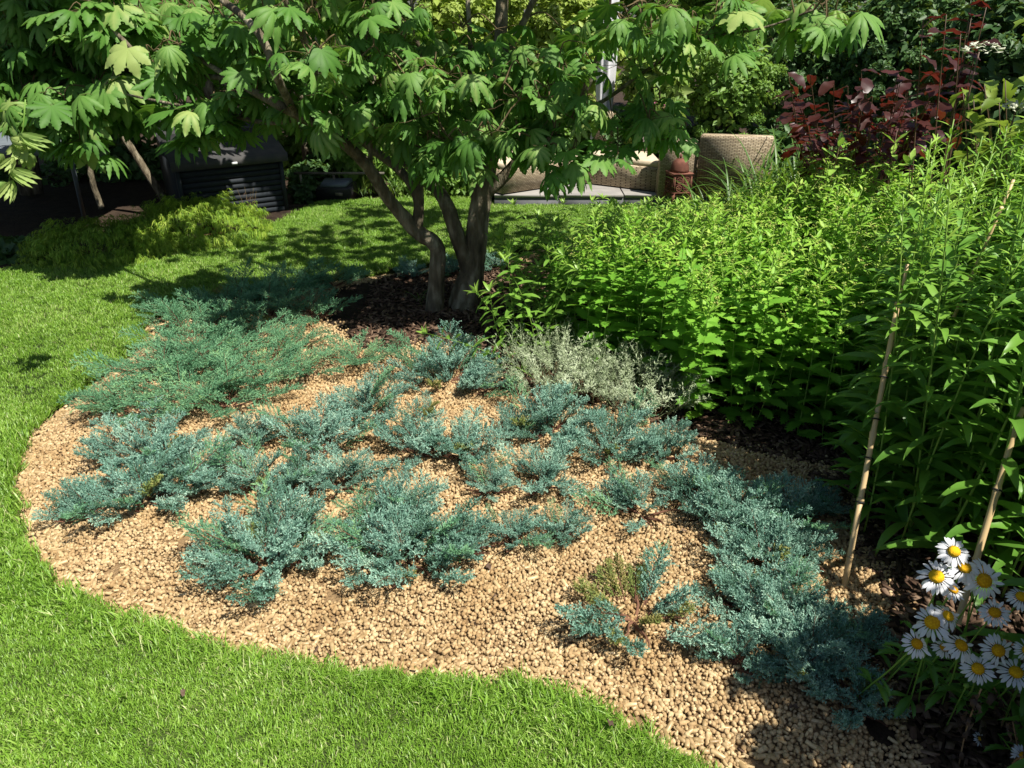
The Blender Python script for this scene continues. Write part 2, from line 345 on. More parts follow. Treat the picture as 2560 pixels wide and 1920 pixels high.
# ---------------------------------------------------------------- leaf shapes (base at origin, blade along +Y, upper side +Z)
def lance(L=.08, W=.018, droop=.25, fold=.25, teeth=0, n=6, peak=.4, wave=0.0):
    t = np.linspace(0, 1, n + 1); a = -droop * t * t * 1.6
    dy = np.cos(a) / n * L; dz = np.sin(a) / n * L
    y = np.r_[0, np.cumsum(dy[1:])]; z = np.r_[0, np.cumsum(dz[1:])]
    e = math.log(.5) / math.log(peak)
    wd = W / 2 * np.sin(np.pi * t ** e) ** .85; wd[0] = W * .06; wd[-1] = 0
    V = []; F = []
    for i in range(n + 1):
        ww = wd[i]; zz = z[i] + fold * ww + wave * W * math.sin(i * 2.4)
        V += [(0, y[i], z[i]), (-ww, y[i], zz), (ww, y[i], z[i] + fold * ww - wave * W * math.sin(i * 2.1))]
    for i in range(n):
        a = 3 * i; b = a + 3
        for s in (1, 2):
            if s == 1: F += [(a, b, b + 1), (a, b + 1, a + 1)]
            else: F += [(a, a + 2, b + 2), (a, b + 2, b)]
    if teeth:
        for i in range(1, n - 1):
            for s in (1, 2):
                p = np.array(V[3 * i + s]); q = np.array(V[3 * i + 3 + s]); sg = -1 if s == 1 else 1
                tip = p * .25 + q * .75 + np.array([sg * W * teeth, L / n * .45, 0]); V.append(tuple(tip))
                k = len(V) - 1; F.append((3 * i + s, 3 * i + 3 + s, k) if s == 1 else (3 * i + s, k, 3 * i + 3 + s))
    return np.array(V), np.array(F)
def palmate(Rr=.12, lobes=9, spread=R(250), droop=.5, depth=.42, teeth=True, seed=0, fold=.18):
    """maple leaf: lobes fused to 'depth' of their length, each with a toothed margin and a raised pleat"""
    rs = np.random.default_rng(seed); V = [(0, 0, 0)]; F = []
    ang = np.linspace(-spread / 2, spread / 2, lobes); step = ang[1] - ang[0]
    prof = [(0, 0), (depth, 1.0), (.56, 1.12), (.62, 1.40), (.68, 1.08), (.75, 1.22), (.80, .78), (.86, .82), (1, 0)] if teeth else [(0, 0), (depth, 1), (.7, .8), (1, 0)]
    for k, a in enumerate(ang):
        Lb = Rr * (1 - .42 * (abs(a) / (spread / 2)) ** 1.8) * rs.uniform(.93, 1.06); d = np.array([math.sin(a), math.cos(a)]); nrm = np.array([d[1], -d[0]])
        hw = Lb * depth * math.tan(step / 2) * 1.02
        dr = droop * rs.uniform(.8, 1.3)
        mid = []; le = []; ri = []
        for t, wv in prof:
            r_ = Lb * t; z = -dr * Rr * t * t * 1.0
            ll = r_ * (1 - .16 * dr * t)
            c = d * ll; hh = hw * wv
            mid.append((c[0], c[1], z + fold * hh * .9)); j = .12 * Lb if False else 0
            le.append((*(c - nrm * hh), z - fold * hh * .6)); ri.append((*(c + nrm * hh), z - fold * hh * .6))
        b0 = len(V)
        for i in range(1, len(prof)): V += [mid[i], le[i], ri[i]]
        F += [(0, b0, b0 + 1), (0, b0 + 2, b0)]
        for i in range(len(prof) - 2):
            a0 = b0 + 3 * i; b1 = a0 + 3
            F += [(a0, b1, b1 + 1), (a0, b1 + 1, a0 + 1), (a0, a0 + 2, b1 + 2), (a0, b1 + 2, b1)]
    V = np.array(V); T = np.zeros(len(V)); T[0] = 1; np_ = len(prof) - 1
    for k in range(lobes): T[1 + 3 * np_ * k:1 + 3 * np_ * (k + 1):3] = 1
    palmate.T = T; return V, np.array(F)
def oval(L=.03, W=.018, fold=.2, droop=.1):
    V = [(0, 0, 0), (0, L * .5, -droop * L * .2), (0, L, -droop * L), (-W / 2, L * .5, fold * W / 2), (W / 2, L * .5, fold * W / 2)]
    return np.array(V), np.array([(0, 1, 3), (1, 2, 3), (0, 4, 1), (4, 2, 1)])

# ---------------------------------------------------------------- ground, lawn, planting bed
edge_px = [(1500, 1655), (1420, 1610), (1330, 1560), (1190, 1490), (1100, 1480), (1000, 1476), (900, 1465), (800, 1452), (700, 1440), (560, 1420), (430, 1385),
           (280, 1345), (190, 1310), (110, 1265), (60, 1200), (35, 1140), (22, 1080), (25, 1010), (50, 940), (100, 890), (155, 845), (220, 795),
           (285, 745), (300, 715), (310, 690), (345, 672), (400, 650), (520, 634), (620, 612), (700, 598), (790, 588), (900, 572), (1050, 548), (1180, 522),
           (1330, 490), (1480, 460)]
edge = [G(p[0] - (7 if p[0] < 120 else 0), p[1] + (9 if p[1] > 1230 else 0))[:2] for p in edge_px]
edge = [tuple(p) for p in smooth_path([(e[0], e[1]) for e in edge], 3)]
e0 = edge[0]
edge = [(e0[0] + .55, e0[1] - .75), (e0[0] + .25, e0[1] - .3)] + edge
back_px = [(1500, 441), (1068, 440), (1000, 428), (860, 430), (700, 436), (640, 458), (600, 482), (520, 503), (400, 515), (300, 524), (200, 546), (60, 570), (0, 584)]
back = [tuple(G(*p)[:2]) for p in back_px]
lawn_poly = edge + back + [(-4.4, 4.9), (-6.5, 4.2), (-6.5, -2.5), (e0[0] + .55, -2.5)]
# soil under everything
xs = np.linspace(-60, 60, 41)
V = []; F = []
struct('ground', mesh('ground', [(-80, -80, -.09), (80, -80, -.09), (80, 80, -.09), (-80, 80, -.09)], [(0, 1, 2), (0, 2, 3)], M['soil']))
def lawn_z(P): return .012 * (vnoise(P, .9, 3) - .5)
# lawn slab with a cut edge
tri = tessellate_polygon([[Vector((x, y, 0)) for x, y in lawn_poly]])
n = len(lawn_poly); V = [(x, y, 0) for x, y in lawn_poly] + [(x, y, -.085) for x, y in lawn_poly]
F = [tuple(t) for t in tri]
for i in range(n):
    j = (i + 1) % n; F += [(i, j, j + n), (i, j + n, i + n)]
struct('lawn', mesh('lawn', V, F, M['lawn_soil']))
# bed surface: a gentle mound that dips towards the cut lawn edge
bark_px = [(745, 730), (700, 700), (690, 650), (760, 612), (880, 590), (1000, 575), (1120, 575), (1500, 480), (2150, 420), (2700, 700), (2400, 1100), (1900, 1230), (1840, 1080),
           (1790, 1010), (1640, 985), (1490, 945), (1440, 930), (1330, 890), (1180, 872), (1085, 850), (1075, 790), (1000, 760), (900, 745), (860, 770), (800, 768)]
bark_poly = [tuple(G(*p)[:2]) for p in bark_px]
def bed_z(P):
    P = np.asarray(P); d = distpoly(P, edge)
    return -.055 + .06 * np.clip(d / .30, 0, 1) ** .7 + .022 * (vnoise(P, .35, 5) - .5) * np.clip(d / .3, 0, 1)
gx = np.arange(-2.6, 4.6, .04); gy = np.arange(.2, 7.2, .04)
X, Y = np.meshgrid(gx, gy); P2 = np.c_[X.ravel(), Y.ravel()]
ins = ~inpoly(P2, lawn_poly); Z = np.where(ins, bed_z(P2), -.07)
isb = inpoly(P2, bark_poly) | (P2[:, 0] > 1.35)
nx, ny = len(gx), len(gy)
i0 = (np.arange(ny - 1)[:, None] * nx + np.arange(nx - 1)[None, :]).ravel()
F = np.concatenate([np.c_[i0, i0 + 1, i0 + nx + 1], np.c_[i0, i0 + nx + 1, i0 + nx]])
cen = P2[F].mean(1); mi = (inpoly(cen, bark_poly) | (cen[:, 0] > 1.35) | ((cen[:, 0] > .93) & (cen[:, 1] < 1.8)) | (cen[:, 1] > 5.6)).astype(int)
struct('planting_bed', mesh('planting_bed', np.c_[P2, Z], F, [M['pellet_bed'], M['soil']], mi=mi, smooth=True))

def lump(seed, s=1.0):
    rs = np.random.default_rng(seed); V = []; F = []; nr, na_ = 5, 8
    V.append((0, 0, 1.))
    for i in range(1, nr):
        th = math.pi * i / nr
        for j in range(na_): ph = 2 * math.pi * j / na_ + i * .4; V.append((math.sin(th) * math.cos(ph), math.sin(th) * math.sin(ph), math.cos(th)))
    V.append((0, 0, -1.)); V = np.array(V) * (1 + .26 * (rs.random(len(V)) - .5)[:, None]) * np.array([1, .85, .72]) * s
    for j in range(na_): F.append((0, 1 + j, 1 + (j + 1) % na_)); F.append((len(V) - 1, 1 + (nr - 2) * na_ + (j + 1) % na_, 1 + (nr - 2) * na_ + j))
    for i in range(nr - 2):
        for j in range(na_):
            a = 1 + i * na_ + j; b = 1 + i * na_ + (j + 1) % na_; F += [(a, a + na_, b + na_), (a, b + na_, b)]
    return V, np.array(F)
lumps = [mesh('pellet', *lump(k, .0082), M['pellet'], smooth=True) for k in range(5)]
cyls = []
for k in range(3):
    Lc = (.0125, .017, .0095)[k]; g = tube([(0, 0, -Lc), (0, 0, -Lc * .9), (0, 0, 0), (0, 0, Lc * .9), (0, 0, Lc)], [.0052, .0062, .0064, .0062, .005], 9, rough=.05)
    cyls.append(mesh('pellet', *g, M['pellet_smooth'] if k else M['pellet']))
def jit(x0, x1, y0, y1, s):
    X, Y = np.meshgrid(np.arange(x0, x1, s), np.arange(y0, y1, s)); P = np.c_[X.ravel(), Y.ravel()]
    return P + (rng.random(P.shape) - .5) * s * 1.1
def inview(P, m=.15):
    x, y = P[:, 0], P[:, 1]; dep = y * cp + CAM_H * sp_
    return (y > 1.28 - m - .1) & (np.abs(x) < dep * .672 + m)
near = jit(-2.3, 2.2, 1.0, 3.4, .0096); far = jit(-2.6, 1.5, 3.4, 5.6, .0125)
PP = np.concatenate([near, far]); PP = PP[inview(PP)]
PP = PP[~inpoly(PP, lawn_poly)]
dl = distpoly(PP, edge); bk = distpoly(PP, bark_poly + bark_poly[:1]); ib = inpoly(PP, bark_poly)
keep = (~ib | ((bk < .10) & (rng.random(len(PP)) < np.clip(.4 - bk * 4, 0, 1)))) & (PP[:, 0] < np.interp(PP[:, 1], [.9, 1.5, 1.9, 2.2], [.84, .92, 1.12, 1.45]) + .15 * vnoise(PP, .12, 8)) & (dl > .012) & (rng.random(len(PP)) < np.clip(.45 + dl / .06, 0, 1))
bare = vnoise(PP, .10, 11) * vnoise(PP, .035, 12)           # a few thin spots where soil shows
keep &= ~((bare > .62) & (dl < .5))
PP = PP[keep]; dl = dl[keep]; zz = bed_z(PP) + .003 + rng.random(len(PP)) * .009
whole = rng.random(len(PP)) < np.clip(.85 - dl / .28, .10, .85) * (.35 + .9 * vnoise(PP, .15, 4))
idx = np.where(whole, 5 + rng.integers(0, 3, len(PP)), rng.integers(0, 5, len(PP)))
rot = rng.random((len(PP), 3)) * 6.28
rot[whole, 0] = np.pi / 2 + (rng.random(whole.sum()) - .5) * 1.1
scatter('gravel_of_wood_pellets', lumps + cyls, np.c_[PP, zz], rot, .50 + .70 * rng.random(len(PP)) ** 1.4, idx,
        label='tan swollen wood pellets spread as mulch over the curved bed', cat='mulch')
# bark chips
chips = []
for k in range(5):
    Lc, Wc = U(.014, .034), U(.005, .011)
    V, F = box(-Lc, Lc, -Wc, Wc, -.002, .002); V = V * (1 + .5 * (rng.random(V.shape) - .5)); chips.append(mesh('bark_chip', V, F, M['bark_mulch']))
CP = jit(-.9, 3.2, 2.3, 6.2, .021); CP = CP[inview(CP, .3)]; CP = CP[(inpoly(CP, bark_poly)) & ~inpoly(CP, lawn_poly)]
CP2 = jit(.7, 2.2, .9, 2.6, .021); CP2 = CP2[(CP2[:, 0] > 1.18) | ((CP2[:, 0] > .90 + .12 * vnoise(CP2, .15, 9)) & (CP2[:, 1] < 1.75))]
ed = np.array(edge[2:]); pick = rng.integers(0, len(ed) - 40, 600)
EP = ed[pick] + rng.normal(0, .03, (600, 2)); EP = EP[~inpoly(EP, lawn_poly)]
CP = np.concatenate([CP, CP2, EP])
rot = np.c_[rng.normal(0, .35, (len(CP), 2)), rng.random(len(CP)) * 6.28]
scatter('bark_litter', chips, np.c_[CP, bed_z(CP) + .006 + .012 * rng.random(len(CP))], rot, (.6 + .8 * rng.random(len(CP))) * np.where(np.arange(len(CP)) < len(CP) - len(EP), 1, .55),
        label='dark brown bark chips lying round the maple trunks', cat='mulch')

DB = jit(-2.3, 1.3, 1.2, 4.8, .055); DB = DB[inview(DB) & ~inpoly(DB, lawn_poly) & ~inpoly(DB, bark_poly)]; DB = DB[rng.random(len(DB)) < .55 * vnoise(DB, .3, 21) + .08]
rot = np.c_[rng.normal(0, .5, (len(DB), 2)), rng.random(len(DB)) * 6.28]
scatter('needle_litter', chips, np.c_[DB, bed_z(DB) + .012], rot, .12 + .35 * rng.random(len(DB)) ** 2, label='brown specks of bark and dead juniper needles on the pellets', cat='litter')
# grass: small patches of real blades
def grass_patch(seed, nb=150, r=.055, hh=.0185, wd=.0022):
    rs = np.random.default_rng(seed); g = Geo()
    for i in range(nb):
        a = rs.random() * 6.28; q = r * math.sqrt(rs.random()); x, y = q * math.cos(a), q * math.sin(a)
        h = hh * rs.uniform(.5, 1.25); d = rs.random() * 6.28; ln = h * rs.uniform(.15, 1.0); ww = wd * rs.uniform(.7, 1.25) / 2
        dx, dy = math.cos(d) * ln, math.sin(d) * ln; px, py = -math.sin(d) * ww, math.cos(d) * ww
        V = [(x - px, y - py, 0), (x + px, y + py, 0), (x + dx * .35 - px, y + dy * .35 - py, h * .6), (x + dx * .35 + px, y + dy * .35 + py, h * .6), (x + dx, y + dy, h * rs.uniform(.75, 1))]
        g.add((np.array(V), np.array([(0, 1, 3), (0, 3, 2), (2, 3, 4)])), tint=(1.0 if rs.random() < .05 else rs.uniform(.15, .75)))
    return g.mesh('grass_patch', M['grass'])
pats = [grass_patch(k) for k in range(6)] + [grass_patch(20 + k, 70, .04, .036, .0026) for k in range(2)]
GP = np.concatenate([jit(-2.6, 2.4, .9, 3.2, .036), jit(-4.6, 2.6, 3.2, 7.6, .050)])
GP = GP[inview(GP, .3)]; GP = GP[inpoly(GP, lawn_poly)]
ge = distpoly(GP, edge)
sc_ = (.72 + .55 * rng.random(len(GP))) * (.8 + .5 * vnoise(GP, .25, 2)); idx = rng.integers(0, 6, len(GP))
lg = (ge < .05) & (rng.random(len(GP)) < .6); idx[lg] = 6 + rng.integers(0, 2, lg.sum())
rot = np.c_[rng.normal(0, .12, (len(GP), 2)), rng.random(len(GP)) * 6.28]
scatter('lawn_grass', pats, np.c_[GP, np.full(len(GP), -.003)], rot, sc_, idx, label='short bright green lawn grass round the curved bed', cat='grass')
EG = np.array(edge[2:])[rng.integers(0, len(edge) - 2, 900)] + rng.normal(0, .018, (900, 2)); EG = EG[inpoly(EG, lawn_poly) | (rng.random(len(EG)) < .35)]
rot = np.c_[rng.normal(0, .35, (len(EG), 2)), rng.random(len(EG)) * 6.28]
scatter('edge_grass', pats[6:], np.c_[EG, np.full(len(EG), -.012)], rot, .55 + .5 * rng.random(len(EG)), label='longer grass blades leaning over the cut lawn edge', cat='grass')

# ---------------------------------------------------------------- junipers
def spray(seed, L=.17, kind=0):
    """one feathery juniper spray growing along +Y"""
    rs = np.random.default_rng(seed); g = Geo(); ns = 7
    t = np.linspace(0, 1, ns); cv = rs.normal(0, .10)
    pth = np.c_[cv * L * t * t, L * t, L * (.10 * np.sin(t * 3) + .12 * t * t)]
    g.add(tube(pth, np.linspace(.0022, .0008, ns), 4, False), mi=1)
    V = []; F = []; T = []
    def needles(p0, dr, ln, tn, dense=1.0):
        m = max(4, int(ln / .0027 * dense)); dr = dr / np.linalg.norm(dr)
        r1 = np.cross(dr, [0, 0, 1.]); r1 /= np.linalg.norm(r1) + 1e-9; r2 = np.cross(r1, dr)
        for k in range(m):
            f = k / m; p = p0 + dr * ln * f; a = rs.random() * 6.28; o = math.cos(a) * r1 + math.sin(a) * r2
            l = .0085 * (1.1 - .45 * f) * rs.uniform(.8, 1.2) * (1.35 if kind == 1 else 1); q = dr * .8 + o * (.62 if kind == 0 else .5); q /= np.linalg.norm(q)
            s = np.cross(q, o); s /= np.linalg.norm(s) + 1e-9; wv = .0018 if kind == 0 else .0014
            b = len(V); V.extend([p + o * .0006, p + q * l * .45 - s * wv, p + q * l, p + q * l * .45 + s * wv]); F.extend([(b, b + 1, b + 2), (b, b + 2, b + 3)])
            T.extend([tn * .8] * 2 + [min(1, tn + .22)] + [tn * .8])
    nb = 26 if kind == 0 else 20
    for i in range(nb):
        f = .10 + .88 * i / nb; k = f * (ns - 1); j = min(int(k), ns - 2); p = pth[j] + (pth[j + 1] - pth[j]) * (k - j)
        side = 1 if i % 2 else -1; ln = L * (.36 if kind == 0 else .30) * math.sin(math.pi * (f * .80 + .14)) ** .8 * rs.uniform(.7, 1.2)
        d = np.array([side * rs.uniform(.5, .95), rs.uniform(.7, 1.1), rs.uniform(-.05, .75) if kind == 0 else rs.uniform(-.1, .35)])
        tn = rs.uniform(.15, .7); d /= np.linalg.norm(d); needles(p, d, ln, tn)
        for q in (.35, .6, .8):
            if ln > .018: dd = d + rs.normal(0, .55, 3) + np.array([0, .1, .35]); dd /= np.linalg.norm(dd); needles(p + d * ln * q, dd, ln * .42, tn + .1)
    needles(pth[-2], pth[-1] - pth[-2], L * .22, .7)
    g.add((np.array(V), np.array(F)), tint=np.array(T)); return g
def spray_mesh(seed, L, kind, mat):
    return spray(seed, L, kind).mesh('spray', [mat, M['juniper_wood']])
SPB = [spray_mesh(100 + k, U(.13, .19), 0, M['juniper']) for k in range(7)]
SPG = [spray_mesh(200 + k, U(.16, .24), 1, M['juniper_green']) for k in range(6)]
SPD = [spray_mesh(300 + k, U(.10, .15), 0, M['juniper_dry']) for k in range(2)]
def crown_mesh(seed, r):
    rs = np.random.default_rng(seed); g = Geo()
    for k in range(7):
        a = rs.random() * 6.28; l = r * rs.uniform(.5, .95)
        P = [(0, 0, 0), (math.cos(a) * l * .3, math.sin(a) * l * .3, .02), (math.cos(a + .2) * l * .7, math.sin(a + .2) * l * .7, .035), (math.cos(a + .1) * l, math.sin(a + .1) * l, .05)]
        g.add(tube(smooth_path(P, 3), np.linspace(.006, .002, 10), 5))
    return g.mesh('branches', M['juniper_wood'])
JUNI = 0
def juniper(x, y, rpx, label, kind=0, n=None, hi=1.0, hollow=False, dirn=None, dry=.0, group=None):
    """rpx: half width in photo-frame pixels (2212 wide)"""
    p = G(x, y + (.16 * rpx if kind == 0 else .05 * rpx)); d = p[1] * cp + CAM_H * sp_; r = rpx * ((1.07 if kind == 0 else .95) if y > 620 else .72) / (FPX / K) * d
    zb = float(bed_z([p[:2]])[0]); t = thing('juniper', label, 'juniper shrub', (p[0], p[1], zb), 0, group or 'low creeping junipers in the pellet bed')
    part('branches', crown_mesh(int(x * 7 + y), r), t)
    n = n or int(12 + 330 * r * r * (1.0 if kind == 0 else .55)); n = min(n, 52 if kind == 0 else 26)
    pool = SPB if kind == 0 else SPG
    for i in range(n):
        q = math.sqrt((i + .5) / n); a = i * 2.39996 + U(-.4, .4)
        if dirn is not None and random.random() < .6: a = dirn + U(-.6, .6)
        if hollow: q = U(.5, .95)
        rr = max(0, r * q - .075); b = bpos = (math.cos(a) * rr, math.sin(a) * rr * .9, .004 + .045 * (1 - q) * hi + U(0, .012))
        yaw = a - math.pi / 2 + U(-.7, .7); pit = (U(.5, 1.05) * (1 - q) + U(.2, .62) * q) * hi if kind == 0 else U(.1, .5) * hi
        me = random.choice(SPD) if random.random() < max(dry, .035) else random.choice(pool if random.random() > .07 else SPG)
        s = U(.78, 1.2) * min(1.1, max(.55, r / .17))
        part('spray', me, t, XF(b, yaw, pit, U(-.5, .5), s))
    return t
J = [ # x, y, half-width px, label, options
 (330, 985, 105, 'blue juniper clump at the upper left of the big front left mass', {}),
 (205, 1110, 78, 'low blue juniper with fronds reaching left over bare pellets, leftmost in the bed', dict(dirn=2.7, hi=.8)),
 (318, 1080, 100, 'dense dark blue juniper filling the middle of the front left mass', {}),
 (440, 1045, 85, 'blue juniper between the front left mass and the bare pellet gap', {}),
 (545, 960, 62, 'small upright blue juniper clump beside the bare pellet patch in the upper middle', dict(hi=1.2)),
 (560, 1050, 75, 'blue juniper with thin dusty fronds in front of the small upright clump', {}),
 (690, 965, 85, 'blue green juniper at the near side of the bare pellet patch', dict(hi=1.15)),
 (740, 1045, 78, 'blue juniper whose fronds hang over the central pellet gap', {}),
 (640, 1060, 62, 'small juniper tucked between two wider blue ones left of the centre', {}),
 (795, 900, 78, 'upright blue juniper behind the central bare pellet path', dict(hi=1.2)),
 (575, 1205, 125, 'broad mounded blue juniper nearest the lawn, left of the front pair', dict(n=46)),
 (655, 1150, 70, 'blue juniper joined to the back of the broad front mound', {}),
 (875, 1195, 130, 'largest mounded blue juniper at the front centre of the bed', dict(n=46)),
 (860, 1120, 85, 'blue juniper rising behind the largest front mound', dict(hi=1.2)),
 (1000, 1190, 75, 'blue juniper on the right flank of the largest front mound', {}),
 (1110, 1165, 70, 'blue juniper to the right of the front mounds, facing bare pellets', {}),
 (1215, 1165, 62, 'small round blue juniper at the right end of the front row', dict(hi=1.1)),
 (905, 975, 85, 'blue juniper at the centre left, right of the bare pellet path', {}),
 (1000, 985, 80, 'blue juniper in the very middle of the bed', {}),
 (1060, 1060, 62, 'narrow blue juniper pointing down towards the front row', {}),
 (1185, 925, 88, 'blue juniper in front of the brown base of the silver plant', dict(hi=1.15)),
 (1120, 940, 55, 'little blue juniper wedged beside the one before the silver plant', {}),
 (1175, 1040, 82, 'blue juniper with dark olive undersides right of the middle', {}),
 (1320, 975, 92, 'pale blue juniper below the second silver plant', {}),
 (1430, 985, 72, 'tall blue juniper at the right end of the middle row', dict(hi=1.25)),
 (1385, 1110, 82, 'fan shaped blue juniper with arms reaching left over bare pellets', dict(dirn=2.4)),
 (970, 810, 105, 'big upright blue green juniper in front of the maple trunks', dict(hi=1.2, n=42)),
 (1045, 840, 52, 'small dark juniper on the right foot of the big one before the trunks', {}),
 (780, 792, 62, 'low green juniper on pellets left of the big upright one', dict(kind=1)),
 (930, 900, 36, 'tiny yellowing juniper seedling in the middle pellets', dict(dry=.7, n=8)),
 (1500, 1075, 80, 'blue juniper at the left of the large right hand mass', {}),
 (1590, 1120, 98, 'dense blue juniper in the large right hand mass', dict(n=40)),
 (1700, 1130, 85, 'blue juniper under the tall leafy stems at the right', {}),
 (1770, 1110, 52, 'small juniper spray touching the bamboo cane foot', {}),
 (1640, 1215, 100, 'half shaded blue juniper below the large right hand mass', dict(n=38)),
 (1740, 1205, 65, 'shaded juniper just left of the bamboo cane', {}),
 (1370, 1325, 138, 'ring shaped juniper with a bare reddish brown centre', dict(hollow=True, dry=.25, n=22, hi=.7)),
 (1600, 1310, 85, 'shaded juniper right of the ring shaped one', dict(dirn=2.2)),
 (1690, 1350, 105, 'wide shaded juniper in the lower right of the bed', dict(n=40)),
 (1590, 1430, 85, 'dappled juniper reaching towards the front pellets at lower right', dict(dirn=2.6)),
 (1740, 1450, 100, 'shaded blue juniper left of the daisies', dict(n=36)),
 (1850, 1530, 85, 'lowest juniper, in shade at the lower right near the daisy stems', {}),
 (1850, 1395, 72, 'dark juniper with fronds reaching up to the daisies', dict(dirn=.8)),
 (295, 893, 82, 'low green juniper nearest the lawn on the left edge', dict(kind=1, dirn=3.0)),
 (400, 880, 95, 'flat green juniper in the middle of the left carpet', dict(kind=1, n=40)),
 (500, 880, 85, 'green juniper at the near right of the left carpet', dict(kind=1)),
 (362, 815, 86, 'green juniper spilling towards the lawn edge', dict(kind=1, n=38)),
 (450, 800, 95, 'thick green juniper in the heart of the left carpet', dict(kind=1, n=38)),
 (570, 825, 90, 'bright green juniper on the right side of the left carpet', dict(kind=1)),
 (655, 815, 65, 'green juniper ending the carpet beside bare pellets', dict(kind=1)),
 (430, 740, 95, 'blue green juniper in the upper part of the left carpet', dict(kind=1, n=36)),
 (540, 750, 75, 'juniper with light green tips behind the carpet middle', dict(kind=1)),
 (640, 755, 58, 'small juniper near the bark at the shadow edge', dict(kind=1)),
 (390, 690, 70, 'juniper by the narrow notch in the lawn edge', dict(kind=1)),
 (480, 690, 80, 'juniper just inside the tree shadow on the left', dict(kind=1)),
 (580, 690, 80, 'shaded juniper left of the maple trunks', dict(kind=1)),
 (675, 690, 65, 'deeply shaded juniper nearest the bark on the left', dict(kind=1)),
 (520, 645, 68, 'shaded juniper along the far lawn edge', dict(kind=1)),
 (620, 637, 68, 'shaded juniper in the back row left of the trunks', dict(kind=1)),
 (720, 622, 58, 'shaded juniper at the far edge behind the pellets', dict(kind=1)),
 (890, 595, 52, 'pale juniper directly behind the left trunk', {}),
 (980, 590, 48, 'pale juniper seen between the two trunks', {}),
 (1070, 580, 56, 'pale juniper behind the right trunk', {}),
]
for x, y, r_, lab, o in J: juniper(x, y, r_, lab, **o)

# ---------------------------------------------------------------- upright perennials
def prot(h, lean, nlv, z0, spacing, leaf_fn, pool_n, top=None, stem_r=.0026):
    """returns stem path and list of (leaf key, matrix)"""
    n = 9; t = np.linspace(0, 1, n); az = U(0, 6.28)
    w1, w2 = U(-.02, .02), U(-.02, .02)
    P = np.c_[lean * h * t ** 1.7 * math.cos(az) + w1 * np.sin(t * 4), lean * h * t ** 1.7 * math.sin(az) + w2 * np.sin(t * 5), h * t * (1 - .25 * lean * t)]
    return P
def at_path(P, f):
    k = f * (len(P) - 1); j = min(int(k), len(P) - 2); return P[j] + (P[j + 1] - P[j]) * (k - j)
def build_stem(kind):
    L_ = []; sub = Geo()
    if kind == 'aster':
        h = U(.70, .82); P = prot(h, U(.02, .14), 0, 0, 0, None, 0); z = .04; i = 0
        while z < h * .99:
            f = z / h; a = i * 2.4 + U(-.3, .3); p = at_path(P, f)
            s = U(.9, 1.15) * (1.12 if f < .55 else 1.12 - (f - .55) * 1.35)
            L_.append((('aster', 0 if f < .45 else (1 if f < .75 else 2), random.randrange(3)), XF(p, a, U(-.1, .45) + (.35 if f > .8 else 0), U(-.4, .4), s)))
            z += .0205 if f < .6 else .0155; i += 1
        for k in range(4):                       # short flowering side shoots
            f = U(.68, .97); p = at_path(P, f); a = U(0, 6.28); ln = U(.05, .11)
            d = np.array([math.cos(a) * .7, math.sin(a) * .7, .85]); q = p + d * ln
            sub.add(tube([p, p + d * ln * .5, q], [.0014, .0011, .0008], 4, False), tint=.6, mi=0)
            for j in range(4):
                fj = (j + 1) / 4; L_.append((('aster', 3, random.randrange(3)), XF(p + d * ln * fj, a + U(-1.8, 1.8), U(.1, .8), 0, U(.7, 1.15))))
            for j in range(4):
                c = q + np.array([U(-.012, .012), U(-.012, .012), U(-.004, .012)]); V, F = lump(k * 9 + j, U(.0028, .0042)); sub.add((V + c, F), tint=U(0, 1), mi=1)
        sr = .0026
    elif kind == 'loose':
        h = U(.50, .68); P = prot(h, U(.1, .5), 0, 0, 0, None, 0); z = .08; i = 0
        while z < h * .96:
            f = z / h; a = i * 2.4; p = at_path(P, f)
            L_.append((('willow', 0, random.randrange(3)), XF(p, a, U(-.15, .5), U(-.5, .5), U(.8, 1.15) * (1.1 - .25 * f)))); z += .021; i += 1
        for k in range(9):
            a = k * 2.4; L_.append((('willow', 1, random.randrange(3)), XF(at_path(P, .985), a, U(.25, 1.1), 0, U(.7, 1.05))))
        sr = .0023
    elif kind == 'golden':
        h = U(1.26, 1.48); P = prot(h, U(.02, .14), 0, 0, 0, None, 0); z = .10; i = 0
        while z < h * .985:
            f = z / h; a = i * 2.4 + U(-.25, .25); p = at_path(P, f)
            s = U(.85, 1.15) * (1.1 if f < .6 else 1.1 - (f - .6) * 1.35); k = 0 if f < .5 else (1 if f < .8 else 2)
            L_.append((('golden', k, random.randrange(3)), XF(p, a, U(.05, .65) + (.35 if f > .85 else 0), U(-.3, .3), s))); z += .031 if f < .6 else (.022 if f < .85 else .012); i += 1
        sr = .0042
    elif kind == 'phlox':
        h = U(1.0, 1.2); P = prot(h, U(.03, .12), 0, 0, 0, None, 0)
        for i in range(15):
            f = .25 + .74 * i / 15; p = at_path(P, f)
            for s2 in (0, math.pi): L_.append((('phlox', 0, random.randrange(3)), XF(p, i * 1.57 + s2 + U(-.3, .3), U(-.1, .6) + (.4 if f > .9 else 0), U(-.3, .3), U(.8, 1.1) * (1.1 - .4 * f))))
        sr = .004
    sg = Geo(); sg.add(tube(P, np.linspace(sr, sr * .45, len(P)), 6), tint=.35, mi=0)
    if sub.n: 
        V, F = sub.vf(); sg.add((V, F), tint=np.concatenate(sub.T)); sg.M[-1] = np.concatenate(sub.M)
    return sg, L_
LG = {}
